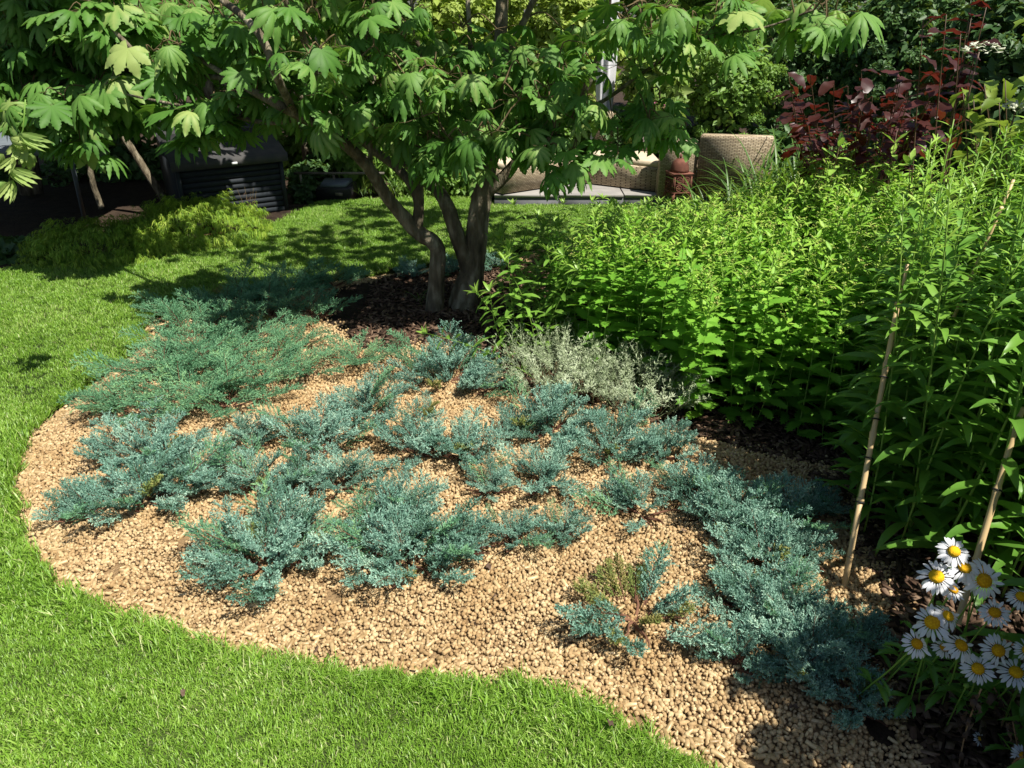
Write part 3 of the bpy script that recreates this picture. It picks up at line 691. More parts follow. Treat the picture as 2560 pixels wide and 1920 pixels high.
for k in range(3):
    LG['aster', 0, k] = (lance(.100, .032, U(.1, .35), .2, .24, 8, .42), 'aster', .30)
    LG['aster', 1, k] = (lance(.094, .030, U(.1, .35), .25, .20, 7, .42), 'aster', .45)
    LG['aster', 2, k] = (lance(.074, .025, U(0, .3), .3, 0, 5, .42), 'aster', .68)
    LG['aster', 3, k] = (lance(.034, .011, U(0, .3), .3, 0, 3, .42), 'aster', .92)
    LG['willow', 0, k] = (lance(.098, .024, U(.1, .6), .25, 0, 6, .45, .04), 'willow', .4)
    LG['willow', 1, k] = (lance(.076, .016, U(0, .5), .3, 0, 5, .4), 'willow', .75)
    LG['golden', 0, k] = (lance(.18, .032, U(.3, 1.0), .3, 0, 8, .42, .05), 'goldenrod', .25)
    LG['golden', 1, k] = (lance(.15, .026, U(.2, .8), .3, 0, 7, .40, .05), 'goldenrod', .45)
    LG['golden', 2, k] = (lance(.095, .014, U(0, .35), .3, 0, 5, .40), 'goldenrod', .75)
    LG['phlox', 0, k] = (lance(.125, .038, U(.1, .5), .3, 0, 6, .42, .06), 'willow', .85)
LM = {k: mesh('leaf', v[0][0], v[0][1], M[v[1]], tint=v[2]) for k, v in LG.items()}
STM = {'aster': [M['stem'], M['bud']], 'loose': [M['stem']], 'golden': [M['stem']], 'phlox': [M['stem_red']]}
FOL = {'aster': 'aster', 'loose': 'willow', 'golden': 'goldenrod', 'phlox': 'willow'}
PROT = {}
for kind, num in (('aster', 7), ('loose', 5), ('golden', 7), ('phlox', 3)):
    PROT[kind] = []
    for k in range(num):
        sg, Ls = build_stem(kind); sm = sg.mesh('stem', STM[kind]); g = Geo()
        for key, mm in Ls:
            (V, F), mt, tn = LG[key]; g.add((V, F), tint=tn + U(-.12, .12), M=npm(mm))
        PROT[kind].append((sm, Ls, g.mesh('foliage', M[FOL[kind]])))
def plant(kind, name, x, y, label, group, cat, full, sc=None, tilt=None):
    sm, Ls, fm = random.choice(PROT[kind]); t = thing(name, label, cat, (x, y, float(bed_z([(x, y)])[0]) - .01), U(0, 6.28), group, sc or U(.88, 1.08))
    t.rotation_euler = (U(-.09, .09), U(-.09, .09), t.rotation_euler[2])
    if tilt: t.rotation_euler = (tilt[0] + U(-.15, .15), tilt[1], 0)
    part('stem', sm, t)
    if full:
        for key, mm in Ls: part('leaf', LM[key], t, mm)
    else: part('foliage', fm, t)
    return t
def top_limit(x, y, line):
    d = y * cp + .5 * 0 + 1.0 * sp_; px = 1280 + x / d * FPX; py = np.interp(px, [p[0] for p in line], [p[1] for p in line]) + U(-14, 26)
    return CAM_H - y * math.tan(PITCH - math.atan((960 - py) / FPX))
def fill(poly, s, k=.9):
    x0, y0 = np.min(poly, 0); x1, y1 = np.max(poly, 0)
    X, Y = np.meshgrid(np.arange(x0, x1, s), np.arange(y0, y1, s)); P = np.c_[X.ravel(), Y.ravel()] + 0.0
    P += (rng.random(P.shape) - .5) * s * k; P = P[inpoly(P, poly)]; return P[np.argsort(P[:, 1])]
aster_poly = [(.22, 3.62), (.50, 3.30), (.78, 3.02), (1.08, 2.90), (1.42, 2.75), (1.75, 2.95), (2.3, 3.3), (2.5, 4.3), (2.2, 5.2), (1.5, 5.3), (.95, 5.0), (.6, 4.5), (.38, 4.1)]
AP = fill(aster_poly, .112)
ALINE = [(1200, 640), (1320, 585), (1450, 540), (1560, 520), (1660, 505), (1760, 500), (1860, 475), (1940, 410), (2040, 350), (2140, 300), (2560, 230)]
na_ = 0
for i, (x, y) in enumerate(AP):
    lim = top_limit(x, y, ALINE); s = min(U(.9, 1.2) + .15 * max(0, x - 1.2), lim / .77)
    if s < .5: continue
    front = na_ < 46; na_ += 1
    if front and x < .75: lab = 'front stem of the toothed leaved perennial rising behind the silver plants'
    elif front and x < 1.2: lab = 'front stem of the toothed leaved perennial above the dark soil strip'
    elif front: lab = 'front stem of the toothed leaved perennial beside the tall narrow leaved clump'
    elif y < 3.9: lab = 'budded yellow green stem inside the nearer half of the green border'
    elif x < 1.2: lab = 'budded yellow green stem in front of the terrace and rusty lantern'
    else: lab = 'budded yellow green stem in front of the dark red shrub'
    plant('aster', 'leafy_perennial', x, y, lab, lab.replace('stem ', 'stems ', 1), 'perennial', front, s)
loose_poly = [(.10, 3.55), (.26, 3.66), (.40, 4.1), (.65, 4.6), (1.0, 5.1), (1.5, 5.3), (1.3, 5.6), (.9, 5.6), (.45, 5.2), (.30, 4.6), (.20, 4.0)]
LP = fill(loose_poly, .088); LLINE = [(1100, 600), (1180, 545), (1270, 505), (1700, 490), (2560, 480)]
for i, (x, y) in enumerate(LP):
    s = min(U(.9, 1.06), top_limit(x, y, LLINE) / .60)
    if s < .45: continue
    lab = 'willow leaved light green stem at the foot of the right trunk' if y < 4.1 else 'willow leaved light green stem between the trunks and the terrace'
    plant('loose', 'willow_leaved_perennial', x, y, lab, lab.replace('stem ', 'stems ', 1), 'perennial', i < 22, s)
for x, y, tl, lab in ((.02, 3.62, -.4, 'willow leaved stem leaning low to the left over the bark'), (.08, 3.95, -.5, 'willow leaved stem crossing in front of the right trunk'),
                      (.14, 3.42, -.9, 'willow leaved stem drooping onto the soil beside the silver plant'),
                      (.06, 3.78, -.25, 'willow leaved stem leaning towards the base of the right trunk'), (.0, 4.05, -.2, 'willow leaved stem right against the thick trunk'), (.12, 4.3, -.45, 'willow leaved stem arching left behind the thick trunk'),
                      (.15, 4.62, -.3, 'willow leaved stem at the far left of its group before the lawn'), (.12, 3.68, -.7, 'low willow leaved stem sweeping over the bark chips'), (.20, 4.30, -.15, 'upright willow leaved stem just right of the thick trunk'),
                      (.30, 4.45, -.4, 'willow leaved stem leaning across the lawn view by the terrace'), (.16, 3.6, -.2, 'willow leaved stem behind the left silver plant'), (.10, 3.85, -.3, 'willow leaved stem spreading left between the trunk and silver plant'), (.16, 4.0, -.2, 'willow leaved stem in the middle of the group right of the trunk'), (.22, 3.7, -.15, 'willow leaved stem close behind the silver plants'),
                      (.22, 4.15, -.3, 'willow leaved stem right of the thick trunk fork'), (.24, 3.95, -.1, 'willow leaved stem at the left end of the toothed leaved stems'), (.32, 4.9, -.25, 'farthest left leaning willow leaved stem below the sofa'), (.26, 3.75, -.5, 'willow leaved stem overlapping the root of the thick trunk'), (.14, 4.15, -.3, 'willow leaved stem rising in front of the thick trunk')):
    plant('loose', 'willow_leaved_perennial', x, y, lab, None, 'perennial', True, U(.95, 1.12), (0, tl))
gold_poly = [(1.18, 2.30), (1.24, 1.98), (1.45, 1.85), (2.3, 1.8), (2.9, 2.4), (2.7, 3.4), (2.2, 3.3), (1.75, 2.9), (1.45, 2.72), (1.28, 2.6)]
GPp = np.concatenate([fill([(1.17, .85), (1.62, .85), (1.62, 1.45), (1.24, 1.5)], .125), fill(gold_poly, .108)]); ng = 0
for i, (x, y) in enumerate(GPp):
    vis = x < .75 * y + .35 and ng < 34 and y > 1.5; ng += vis
    if y < 1.75: lab = 'tall narrow leaved stem behind the daisies at the right edge'
    elif x < 1.5: lab = 'tall narrow leaved stem along the left flank of its clump by the bamboo cane'
    elif y < 2.5: lab = 'tall narrow leaved stem between the two bamboo canes'
    else: lab = 'tall narrow leaved stem at the back of its clump below the white flower head'
    plant('golden', 'tall_perennial', x, y, lab, lab.replace('stem ', 'stems ', 1), 'perennial', vis, U(.88, 1.06) * ((.9 if y < 1.75 else .98) + .10 * min(1, max(0, x - 1.3))))
for k, (x, y, lab) in enumerate(((1.95, 3.5, 'tall brown stemmed phlox nearest the dark red shrub'), (2.1, 3.75, 'second brown stemmed phlox behind the narrow leaves'),
                                 (1.72, 3.6, 'shorter brown stemmed phlox at the left of its group'), (2.35, 3.6, 'brown stemmed phlox at the right of its group'), (1.85, 3.25, 'brown stemmed phlox nearest the budded border stems'), (2.2, 3.3, 'brown stemmed phlox close behind the tall narrow leaves'),
                                 (2.0, 4.0, 'brown stemmed phlox deepest among the dark red leaves'), (2.5, 3.9, 'brown stemmed phlox below the yellow green hydrangea'), (1.62, 3.95, 'brown stemmed phlox at the left end by the strappy leaves'))):
    plant('phlox', 'phlox', x, y, lab, 'brown stemmed phlox', 'perennial', True, 1.0 if k != 2 else .9)

# silver curry plants
def silver_shoot(seed):
    rs = np.random.default_rng(seed); g = Geo(); h = rs.uniform(.17, .25); n = 6; t = np.linspace(0, 1, n); b = rs.normal(0, .03, 2)
    P = np.c_[b[0] * t * t * 2, b[1] * t * t * 2, h * t]; g.add(tube(P, np.linspace(.0016, .0009, n), 4, False), tint=.2, mi=0)
    for i in range(34):
        f = rs.uniform(.25, 1); p = at_path(P, f); m = XF(p, rs.random() * 6.28, rs.uniform(.1, 1.1), 0, rs.uniform(.7, 1.2)); g.add(lance(.022, .0036, .2, .2, 0, 2), tint=rs.uniform(.2, .9), M=npm(m))
    for i in range(4):
        f = rs.uniform(.4, .8); p = at_path(P, f); a = rs.random() * 6.28; d = np.array([math.cos(a) * .6, math.sin(a) * .6, .8]); l = rs.uniform(.03, .06)
        g.add(tube([p, p + d * l], [.0011, .0008], 3, False), tint=.3)
        for j in range(9): g.add(lance(.016, .0026, .2, .2, 0, 2), tint=rs.uniform(.3, 1), M=npm(XF(p + d * l * (j + 1) / 9, rs.random() * 6.28, rs.uniform(.1, 1.1))))
    return g.mesh('shoot', M['silver'])
SS = [silver_shoot(k) for k in range(6)]
def silver(x, y, rpx, n, lab):
    p = G(x, y); d = p[1] * cp + CAM_H * sp_; r = rpx / (FPX / K) * d; zb = float(bed_z([p[:2]])[0])
    t = thing('silver_curry_plant', lab, 'silver shrub', (p[0], p[1], zb)); g = Geo()
    for i in range(60):
        a = U(0, 6.28); rr = r * U(.2, .9); g.add(tube([(math.cos(a) * rr * .4, math.sin(a) * rr * .4, 0), (math.cos(a + .2) * rr * .8, math.sin(a + .2) * rr * .8, .05), (math.cos(a) * rr, math.sin(a) * rr, .11)], [.0022, .0017, .0012], 4, False))
    part('bare_stems', g.mesh('bare_stems', M['dry_stem']), t)
    for i in range(n):
        q = math.sqrt((i + .5) / n); a = i * 2.4; rr = r * q
        part('shoot', random.choice(SS), t, XF((math.cos(a) * rr, math.sin(a) * rr, .03 + .05 * (1 - q)), a - math.pi / 2, -q * U(.3, .8), U(-.3, .3), U(.8, 1.15)))
silver(1200, 845, 82, 110, 'larger silver grey curry plant with bare brown lower stems, left one of two')
silver(1380, 892, 78, 95, 'smaller silver grey curry plant at the foot of the green border')
silver(1290, 868, 50, 40, 'little silver grey tuft between the two wider silver plants')

# ---------------------------------------------------------------- the maple
maple = thing('maple_tree', 'spreading green full moon maple with grey twisted trunks rising from the bark', 'maple tree', tuple(G(965, 672)))
m0 = Vector(maple.location)
def rel(P): return np.asarray(P, float) - np.array(m0)
def limb(pts, name='branch', n=9, rough=.04):
    """pts: x, y, distance, radius"""
    A = np.array([[*Q(x, y, Y + max(0, (600 - x) / 600 * 2.3)), r] for x, y, Y, r in pts]); B = smooth_path(A, 5)
    V, F = tube(rel(B[:, :3]), B[:, 3], n, True, rough); part(name, mesh(name, V, F, M['bark'], smooth=True), maple); return B[:, :3]
TY = float(m0[1])
limbs = []
limbs.append(limb([(938, 682, TY - .02, .064), (941, 640, TY, .052), (944, 585, TY, .048), (946, 545, TY + .02, .047), (935, 522, TY + .02, .046), (912, 508, TY, .045), (890, 488, TY, .046), (860, 455, TY - .05, .038),
                   (832, 420, TY - .1, .035), (808, 380, TY - .15, .034), (786, 350, TY - .2, .033), (750, 315, TY - .28, .031), (712, 285, TY - .35, .029), (655, 255, TY - .45, .026), (590, 220, TY - .6, .022), (500, 170, TY - .8, .016), (420, 120, TY - 1.0, .010)], 'trunk', 12))
limbs.append(limb([(900, 505, TY, .036), (903, 470, TY, .032), (905, 435, TY, .030), (905, 410, TY, .027), (906, 370, TY + .05, .021), (903, 330, TY + .08, .017), (900, 270, TY + .1, .014), (905, 200, TY + .1, .013), (912, 140, TY + .1, .012), (895, 60, TY + .1, .011), (885, -40, TY + .1, .009)]))
limbs.append(limb([(904, 440, TY, .026), (893, 405, TY, .028), (860, 365, TY + .1, .027), (815, 330, TY + .15, .026), (765, 290, TY + .2, .024), (700, 240, TY + .3, .021), (640, 200, TY + .4, .018), (560, 130, TY + .5, .014), (480, 40, TY + .5, .010)]))
limbs.append(limb([(1000, 690, TY + .05, .115), (1002, 655, TY + .08, .098), (1012, 620, TY + .1, .088), (1022, 575, TY + .12, .072), (1028, 530, TY + .12, .066), (1032, 480, TY + .12, .065), (1038, 440, TY + .12, .062), (1046, 400, TY + .12, .058), (1055, 360, TY + .15, .047), (1062, 300, TY + .18, .044),
                   (1072, 200, TY + .2, .040), (1080, 100, TY + .22, .037), (1085, 0, TY + .25, .034), (1090, -120, TY + .3, .03)], 'trunk', 14))
limbs.append(limb([(1022, 610, TY + .1, .060), (1006, 560, TY + .1, .050), (990, 515, TY + .08, .047), (978, 480, TY + .08, .045), (966, 445, TY + .1, .043), (945, 410, TY + .15, .036), (915, 390, TY + .2, .031), (880, 355, TY + .3, .028), (845, 325, TY + .4, .025), (800, 275, TY + .5, .02), (740, 200, TY + .6, .016), (690, 100, TY + .7, .012), (640, 20, TY + .7, .01)], 'trunk', 12))
limbs.append(limb([(1050, 415, TY + .12, .045), (1075, 395, TY + .1, .038), (1098, 372, TY + .08, .034), (1120, 345, TY + .05, .030), (1160, 310, TY, .025), (1215, 260, TY - .1, .021), (1260, 200, TY - .2, .018), (1290, 130, TY - .25, .016), (1310, 50, TY - .3, .014), (1320, -60, TY - .35, .012)]))
limbs.append(limb([(1078, 140, TY + .2, .024), (1105, 95, TY + .15, .021), (1130, 50, TY + .1, .019), (1160, -10, TY + .05, .016), (1220, -80, TY, .013)]))
limbs.append(limb([(803, 380, TY - .15, .02), (800, 340, TY - .1, .014), (806, 270, TY - .1, .013), (808, 180, TY - .05, .013), (806, 110, TY, .014), (815, 30, TY, .013), (825, -60, TY, .011)]))
limbs.append(limb([(700, 280, TY - .35, .018), (690, 190, TY - .5, .016), (660, 90, TY - .7, .014), (620, 10, TY - .8, .012), (590, -60, TY - .9, .01)]))
limbs.append(limb([(640, 250, TY - .45, .020), (600, 170, TY - .75, .019), (570, 90, TY - .9, .018), (530, 40, TY - 1.0, .017), (480, 0, TY - 1.1, .015), (420, -50, TY - 1.2, .012)]))
limbs.append(limb([(500, 170, TY - .8, .014), (400, 160, TY - .9, .013), (320, 140, TY - 1.0, .013), (270, 90, TY - 1.05, .012), (220, 40, TY - 1.1, .011), (170, -30, TY - 1.2, .009)]))
limbs.append(limb([(655, 255, TY - .45, .014), (580, 265, TY - .5, .012), (500, 250, TY - .6, .011), (400, 230, TY - .75, .009), (300, 210, TY - .9, .007), (180, 180, TY - 1.0, .005)]))
limbs.append(limb([(1016, 300, TY - .1, .012), (1014, 200, TY - .1, .013), (1016, 100, TY - .1, .013), (1010, 0, TY - .1, .012)]))
limbs.append(limb([(1215, 260, TY - .1, .012), (1300, 220, TY - .4, .010), (1400, 150, TY - .6, .008), (1500, 90, TY - .7, .007), (1650, 60, TY - .8, .005), (1760, 20, TY - .9, .004)]))
limbs.append(limb([(1062, 320, TY + .1, .012), (1030, 345, TY - .2, .009), (1000, 360, TY - .4, .006), (975, 370, TY - .5, .004)]))
LIMB = np.concatenate(limbs)
LEAFM = []
for k in range(14):
    VF = palmate(.128, (9, 9, 11, 7)[k % 4], R(238), U(.05, .8), U(.36, .48), True, k, U(.1, .5)); VF[0][:, 2] += .012 * np.sin(VF[0][:, 0] * U(25, 60) + U(0, 6)) * np.abs(VF[0][:, 1]) / .1; LEAFM.append(mesh('leaf', *VF, M['maple'], tint=[.38, .45, .5, .3, .55, .38, .25, .62, .2, .42, .34, .7, .3, .48][k] + palmate.T * .22))
lv = []                                   # position, yaw, pitch, roll, size
twigs = Geo(); pet = Geo()
NODE = [tuple(p) for p in LIMB]
NA = np.array(NODE); NB = []
def cluster(c, k, s=1.0, spread=.10):
    global NA
    c = np.asarray(c, float); d = np.linalg.norm(NA - c, axis=1) + .15 * np.abs(NA[:, 2] - c[2]); j = np.argmin(d); a = NA[j]; dist = np.linalg.norm(c - a)
    if dist < .85:
        mid = (a + c) / 2 + np.array([U(-.04, .04), U(-.04, .04), .05 + .05 * dist]); q = smooth_path([a, mid, c], 3)
        twigs.add(tube(rel(q), np.linspace(.0042 + .003 * dist, .0022, len(q)), 5, False)); NA = np.vstack([NA, q[3:]])
    for i in range(k):
        yaw = U(0, 6.28); p = c + np.array([U(-1, 1), U(-1, 1), U(-.5, .4)]) * spread
        e = p + np.array([-math.sin(yaw), math.cos(yaw), -.15]) * .045
        twigs.add(tube(rel([c, p, e]), [.0014, .0011, .0008], 3, False), tint=0)
        lv.append((e, yaw, -U(.05, .95), U(-.45, .45), s * U(.6, 1.12)))
random.seed(21)
blobs = [ # x, y, rx, ry, near, far, clusters
 (60, 60, 110, 90, 4.9, 5.8, 44), (200, 60, 120, 70, 4.7, 5.6, 36), (60, 200, 90, 80, 4.9, 5.7, 26), (180, 210, 90, 70, 4.7, 5.5, 22), (110, 280, 70, 40, 4.8, 5.5, 12),
 (300, 120, 90, 80, 5.5, 6.1, 24), (290, 225, 60, 50, 5.3, 5.9, 11), (400, 60, 100, 50, 5.6, 6.2, 24), (400, 20, 120, 30, 5.4, 6.1, 12), (540, 60, 110, 50, 3.9, 4.5, 14), (370, 140, 50, 40, 4.0, 4.2, 5), (560, 190, 70, 60, 3.8, 4.3, 11), (470, 255, 80, 40, 4.0, 4.5, 9),
 (420, 275, 50, 30, 4.0, 4.2, 4), (600, 120, 90, 60, 3.9, 4.4, 10), (180, 330, 40, 20, 4.6, 4.9, 2), (640, 60, 80, 50, 3.4, 4.2, 7), (700, 150, 40, 30, 3.3, 3.6, 3), (730, 230, 70, 60, 3.6, 4.2, 8), (660, 280, 60, 35, 3.7, 4.1, 4),
 (820, 200, 90, 60, 3.7, 4.4, 11), (860, 280, 90, 45, 3.8, 4.4, 9), (780, 300, 50, 35, 3.8, 4.2, 4), (960, 240, 90, 70, 3.7, 4.4, 11), (1000, 310, 90, 45, 3.7, 4.4, 8), (980, 385, 55, 35, 3.8, 4.1, 4),
 (1100, 210, 90, 70, 3.7, 4.4, 10), (1130, 290, 90, 40, 3.7, 4.3, 8), (1220, 240, 80, 60, 3.7, 4.3, 8), (1220, 340, 60, 28, 3.7, 3.95, 4), (1345, 300, 50, 40, 3.7, 4.2, 4), (1400, 250, 60, 50, 3.7, 4.2, 5),
 (1460, 290, 25, 20, 3.8, 4.0, 2), (1370, 110, 60, 50, 3.5, 4.1, 3), (1230, 130, 50, 50, 3.8, 4.2, 4), (1360, 40, 90, 40, 3.1, 3.7, 9), (1480, 40, 80, 50, 3.4, 3.9, 6), (1600, 20, 80, 25, 3.5, 3.9, 5), (1605, 120, 16, 10, 3.6, 3.7, 1), (1760, 30, 50, 30, 3.4, 3.8, 5),
 (1000, 60, 160, 60, 3.9, 4.9, 7), (850, 80, 100, 60, 3.9, 4.7, 6), (780, 30, 100, 30, 3.4, 3.9, 5), (1180, 90, 90, 70, 3.9, 4.7, 5), (900, 140, 130, 40, 4.0, 4.6, 5), (1100, 140, 100, 40, 4.0, 4.6, 5)]
for x, y, rx, ry, n0, f0, k in blobs:
    for i in range(int(k * 1.35 + .5)):
        a = U(0, 6.28); q = math.sqrt(random.random()); cx, cy = x + rx * q * math.cos(a), y + ry * q * math.sin(a) - (34 if 480 < x < 1000 else (4 if x >= 1000 else 16))
        if abs(cx - 1312) < 30 and random.random() < .6: continue
        if 660 < cx < 1300 and cy < 150 and random.random() < .15: continue
        cluster(Q(cx, cy, U(n0, f0)), random.choice((2, 3, 3)), 1.4 if x < 250 else (1.4 if x < 450 else 1.0))
vis_n = len(lv)
random.seed(22)                           # the rest of the crown, above and behind
for i in range(270):
    a = U(0, 6.28); q = math.sqrt(random.random()); x = .0 + 1.75 * q * math.cos(a); y = 4.75 + 1.45 * q * math.sin(a)
    if (x < -.55 and y > 4.95) or (x < -1.05 and y < 4.7): continue
    z = 1.95 + .95 * math.sqrt(max(0, 1 - q * q)) * U(.15, 1)
    cluster((x, y, z), 3, 1.0, .14)
part('twigs', twigs.mesh('twigs', M['twig']), maple)
def on_screen(p):
    d = np.array([p[0], p[1], p[2] - CAM_H]); dep = d[1] * cp - d[2] * sp_; up = d[1] * sp_ + d[2] * cp
    return dep > 0 and abs(d[0] / dep) < .68 and abs(up / dep) < .52, dep
order = sorted(range(len(lv)), key=lambda i: (not on_screen(lv[i][0])[0], on_screen(lv[i][0])[1] / lv[i][4]))
mt = Matrix.Translation(-m0)
for i in order[:300]:
    p, yw, pt, rl, s = lv[i]; part('leaf', random.choice(LEAFM), maple, mt @ XF(p, yw, pt, rl, s))
rest = order[300:]; g = Geo()
Pm = np.array([rel(lv[i][0]) for i in rest]); Rm = []
for i in rest:
    p, yw, pt, rl, s = lv[i]; Rm.append(tuple(XF((0, 0, 0), yw, pt, rl).to_euler()))
sc_o = scatter('foliage', LEAFM, Pm, Rm, [lv[i][4] for i in rest], parent=maple)

# hanging spray of wilted pale shoots at the far left
wl = thing('wilted_maple_shoot', 'drooping yellow green maple shoot with curled tips at the left edge', 'maple shoot', tuple(Q(55, 215, 3.2)))
w0 = np.array(wl.location); pth = [Q(55, 215, 3.2), Q(50, 280, 3.2), Q(30, 330, 3.2), Q(18, 400, 3.2)]
part('stem', mesh('stem', *tube(np.array(pth) - w0, [.003, .0025, .002, .0015], 5), M['stem']), wl)
WLm = [mesh('leaf', *palmate(.075, 7, R(200), U(.9, 1.5), .5, True, 40 + k, .5), M['maple'], tint=1.0) for k in range(3)]
for x, y in ((40, 300), (20, 310), (60, 345), (30, 350), (8, 345), (20, 375), (45, 320), (10, 405), (28, 400)):
    part('leaf', random.choice(WLm), wl, XF(Q(x, y - 12, 3.2 + U(-.04, .04)) - w0, U(0, 6.28), -U(1.0, 1.4), 0, U(.6, .95)))

# ---------------------------------------------------------------- bushes and trees behind
def bush(name, label, cat, c, r, mat, n=5000, leaf=.035, group=None, seed=None, clump=70, lw=.55, flat=.75, trunk=True, zlow=0.0, fill_in=.35, tr=.05):
    n = int(n * (1.9 if cat == 'shrub' else 1.6)); seed = seed or int(abs(c[0] * 71 + c[1] * 37) + n); rs = np.random.default_rng(seed); c = np.array(c, float); r = np.array(r, float)
    t = thing(name, label, cat, (c[0], c[1], -.06), 0, group); off = np.array([0, 0, c[2] + .06])
    d = rs.normal(size=(clump, 3)); d /= np.linalg.norm(d, axis=1)[:, None]; q = rs.uniform(.72, 1.05, clump); q[: int(clump * fill_in)] = rs.uniform(.2, .7, int(clump * fill_in))
    cc = d * q[:, None] * r; k = rs.integers(0, clump, n); cr = .9 * (r.mean() / clump ** .5) * rs.uniform(.7, 1.5, clump)
    o = rs.normal(size=(n, 3)); o /= np.linalg.norm(o, axis=1)[:, None]; P = cc[k] + o * (cr[k] * rs.random(n) ** .4)[:, None] * np.array([1, 1, flat])
    n2 = n // 5; q2 = rs.normal(size=(n2, 3)); q2 /= np.linalg.norm(q2, axis=1)[:, None]; q2 *= rs.random(n2)[:, None] ** .45 * .84
    P = np.concatenate([P, q2 * r]); k = np.concatenate([k, rs.integers(0, clump, n2)]); o = np.concatenate([o, q2]); big = np.r_[np.ones(n), np.full(n2, 2.4)]
    kp = P[:, 2] + off[2] > zlow; P = P[kp]; k = k[kp]; o = o[kp]; big = big[kp]; n = len(P)
    nr = o[:n] * .5 + P / r * .5 + rs.normal(0, .45, (n, 3)) + np.array([0, 0, .5]); nr /= np.linalg.norm(nr, axis=1)[:, None]
    u = np.cross(nr, rs.normal(size=(n, 3))); u /= np.linalg.norm(u, axis=1)[:, None]; v = np.cross(nr, u)
    L = (leaf * big * rs.uniform(.6, 1.25, n))[:, None]; W = L * lw
    V = np.stack([P, P + u * L * .5 + v * W * .5 + nr * L * .08, P + u * L - nr * L * .1, P + u * L * .5 - v * W * .5 + nr * L * .08], 1).reshape(-1, 3)
    b = np.arange(n)[:, None] * 4; F = np.concatenate([b + np.array([0, 1, 2]), b + np.array([0, 2, 3])])
    ct = rs.uniform(-.12, .12, clump); T = np.repeat(.45 + ct[k[:n]] + rs.uniform(-.22, .22, n), 4)
    part('crown', mesh('crown', V + off, F, M[mat], tint=T), t)
    if trunk:
        for j in range(3):
            e = cc[rs.integers(0, clump)] * .7 + off; e[2] = max(e[2], off[2] * .6)
            part('trunk', mesh('trunk', *tube([(rs.uniform(-.05, .05), rs.uniform(-.05, .05), 0), e * np.array([.3, .3, .5]), e], [tr, tr * .7, tr * .3], 7, True, .1), M['bark'], smooth=True), t)
    return t
def B(x, y, Y, rpx, hpx, mat, n, leaf, label, name='shrub', cat='shrub', rd=.5, **k):
    """bush seen at frame point x, y; half width and half height in frame pixels; standing at distance Y"""
    c = Q(x, y, Y); dep = Y * cp - (c[2] - CAM_H) * sp_; f = dep / (FPX / K); bush(name, label, cat, c, (rpx * f, rd, hpx * f), mat, n, leaf, **k)
# low plants along the far edge of the lawn, left to right
B(1760, 130, 9.5, 170, 190, 'b_dark', 11000, .040, 'dark green small leaved hedge shrub behind the dark red leaves', rd=.9, group=None)
B(1570, 180, 8.9, 110, 130, 'b_mid', 9000, .034, 'olive green small leaved shrub behind the round backed wicker seat', rd=.6)
B(1950, 120, 8.6, 130, 200, 'b_dark', 9000, .045, 'dark hedge shrub at the upper right behind the white flower head', rd=.7)
B(2150, 160, 7.0, 150, 240, 'b_dark', 9000, .05, 'very dark shrub in the upper right corner', rd=.7)
B(1420, 170, 8.3, 75, 105, 'b_var', 5200, .060, 'bright variegated shrub between the closed parasol and the dark hedge', rd=.45)
B(1410, 300, 8.0, 50, 45, 'b_yellow', 2200, .05, 'yellow leaved low shrub just behind the seat cushions', rd=.3)
B(1330, 290, 8.3, 45, 60, 'b_dark', 3000, .035, 'small dark green shrub beside the parasol foot', rd=.3)
B(1230, 120, 9.6, 130, 170, 'b_yellow', 9500, .055, 'yellow green shrub seen through the maple right of its upright limb', rd=.7)
B(1000, 100, 9.8, 150, 170, 'b_yellow', 10000, .055, 'pale yellow green shrub seen between the upright maple limbs', rd=.7)
B(1010, 250, 9.0, 130, 90, 'b_mid', 6500, .05, 'mid green shrub above the flower bed behind the trunks', rd=.5)
B(1180, 270, 8.7, 90, 70, 'b_mid', 4500, .045, 'mid green shrub behind the left end of the wicker sofa', rd=.4)
B(800, 100, 9.5, 130, 160, 'b_mid', 9000, .055, 'fresh green shrub behind the upright left maple branch', rd=.7)
B(640, 90, 9.0, 120, 140, 'b_yellow', 8500, .05, 'sunlit yellow green shrub above the dark storage box', rd=.6)
B(470, 90, 9.3, 130, 150, 'b_mid', 8000, .055, 'green shrub behind the left maple limbs', rd=.6)
B(250, 60, 9.0, 170, 150, 'b_yellow', 9000, .05, 'light green shrub glimpsed through the left maple leaves', rd=.6)
B(60, 90, 8.8, 150, 160, 'b_mid', 8000, .05, 'green shrub behind the maple leaves at the left corner', rd=.6)
B(790, 330, 8.0, 70, 60, 'b_mid', 2600, .075, 'leafy green plant with pale pink flower heads behind the left trunk', rd=.35, zlow=-.1)
B(900, 385, 8.0, 60, 45, 'b_mid', 2400, .05, 'low leafy plant on the lawn edge seen through the forked trunk', rd=.3, zlow=-.1)
B(1010, 392, 7.8, 60, 38, 'b_mid', 2400, .045, 'low leafy plant left of the terrace behind the daylilies', rd=.3, zlow=-.1)
B(680, 395, 8.2, 60, 50, 'b_dark', 2600, .045, 'dark low shrub behind the thin timber rail', rd=.3, zlow=-.1)
B(735, 300, 8.6, 90, 80, 'b_dark', 4500, .05, 'dark shrub between the storage box and the pink flowers', rd=.4)
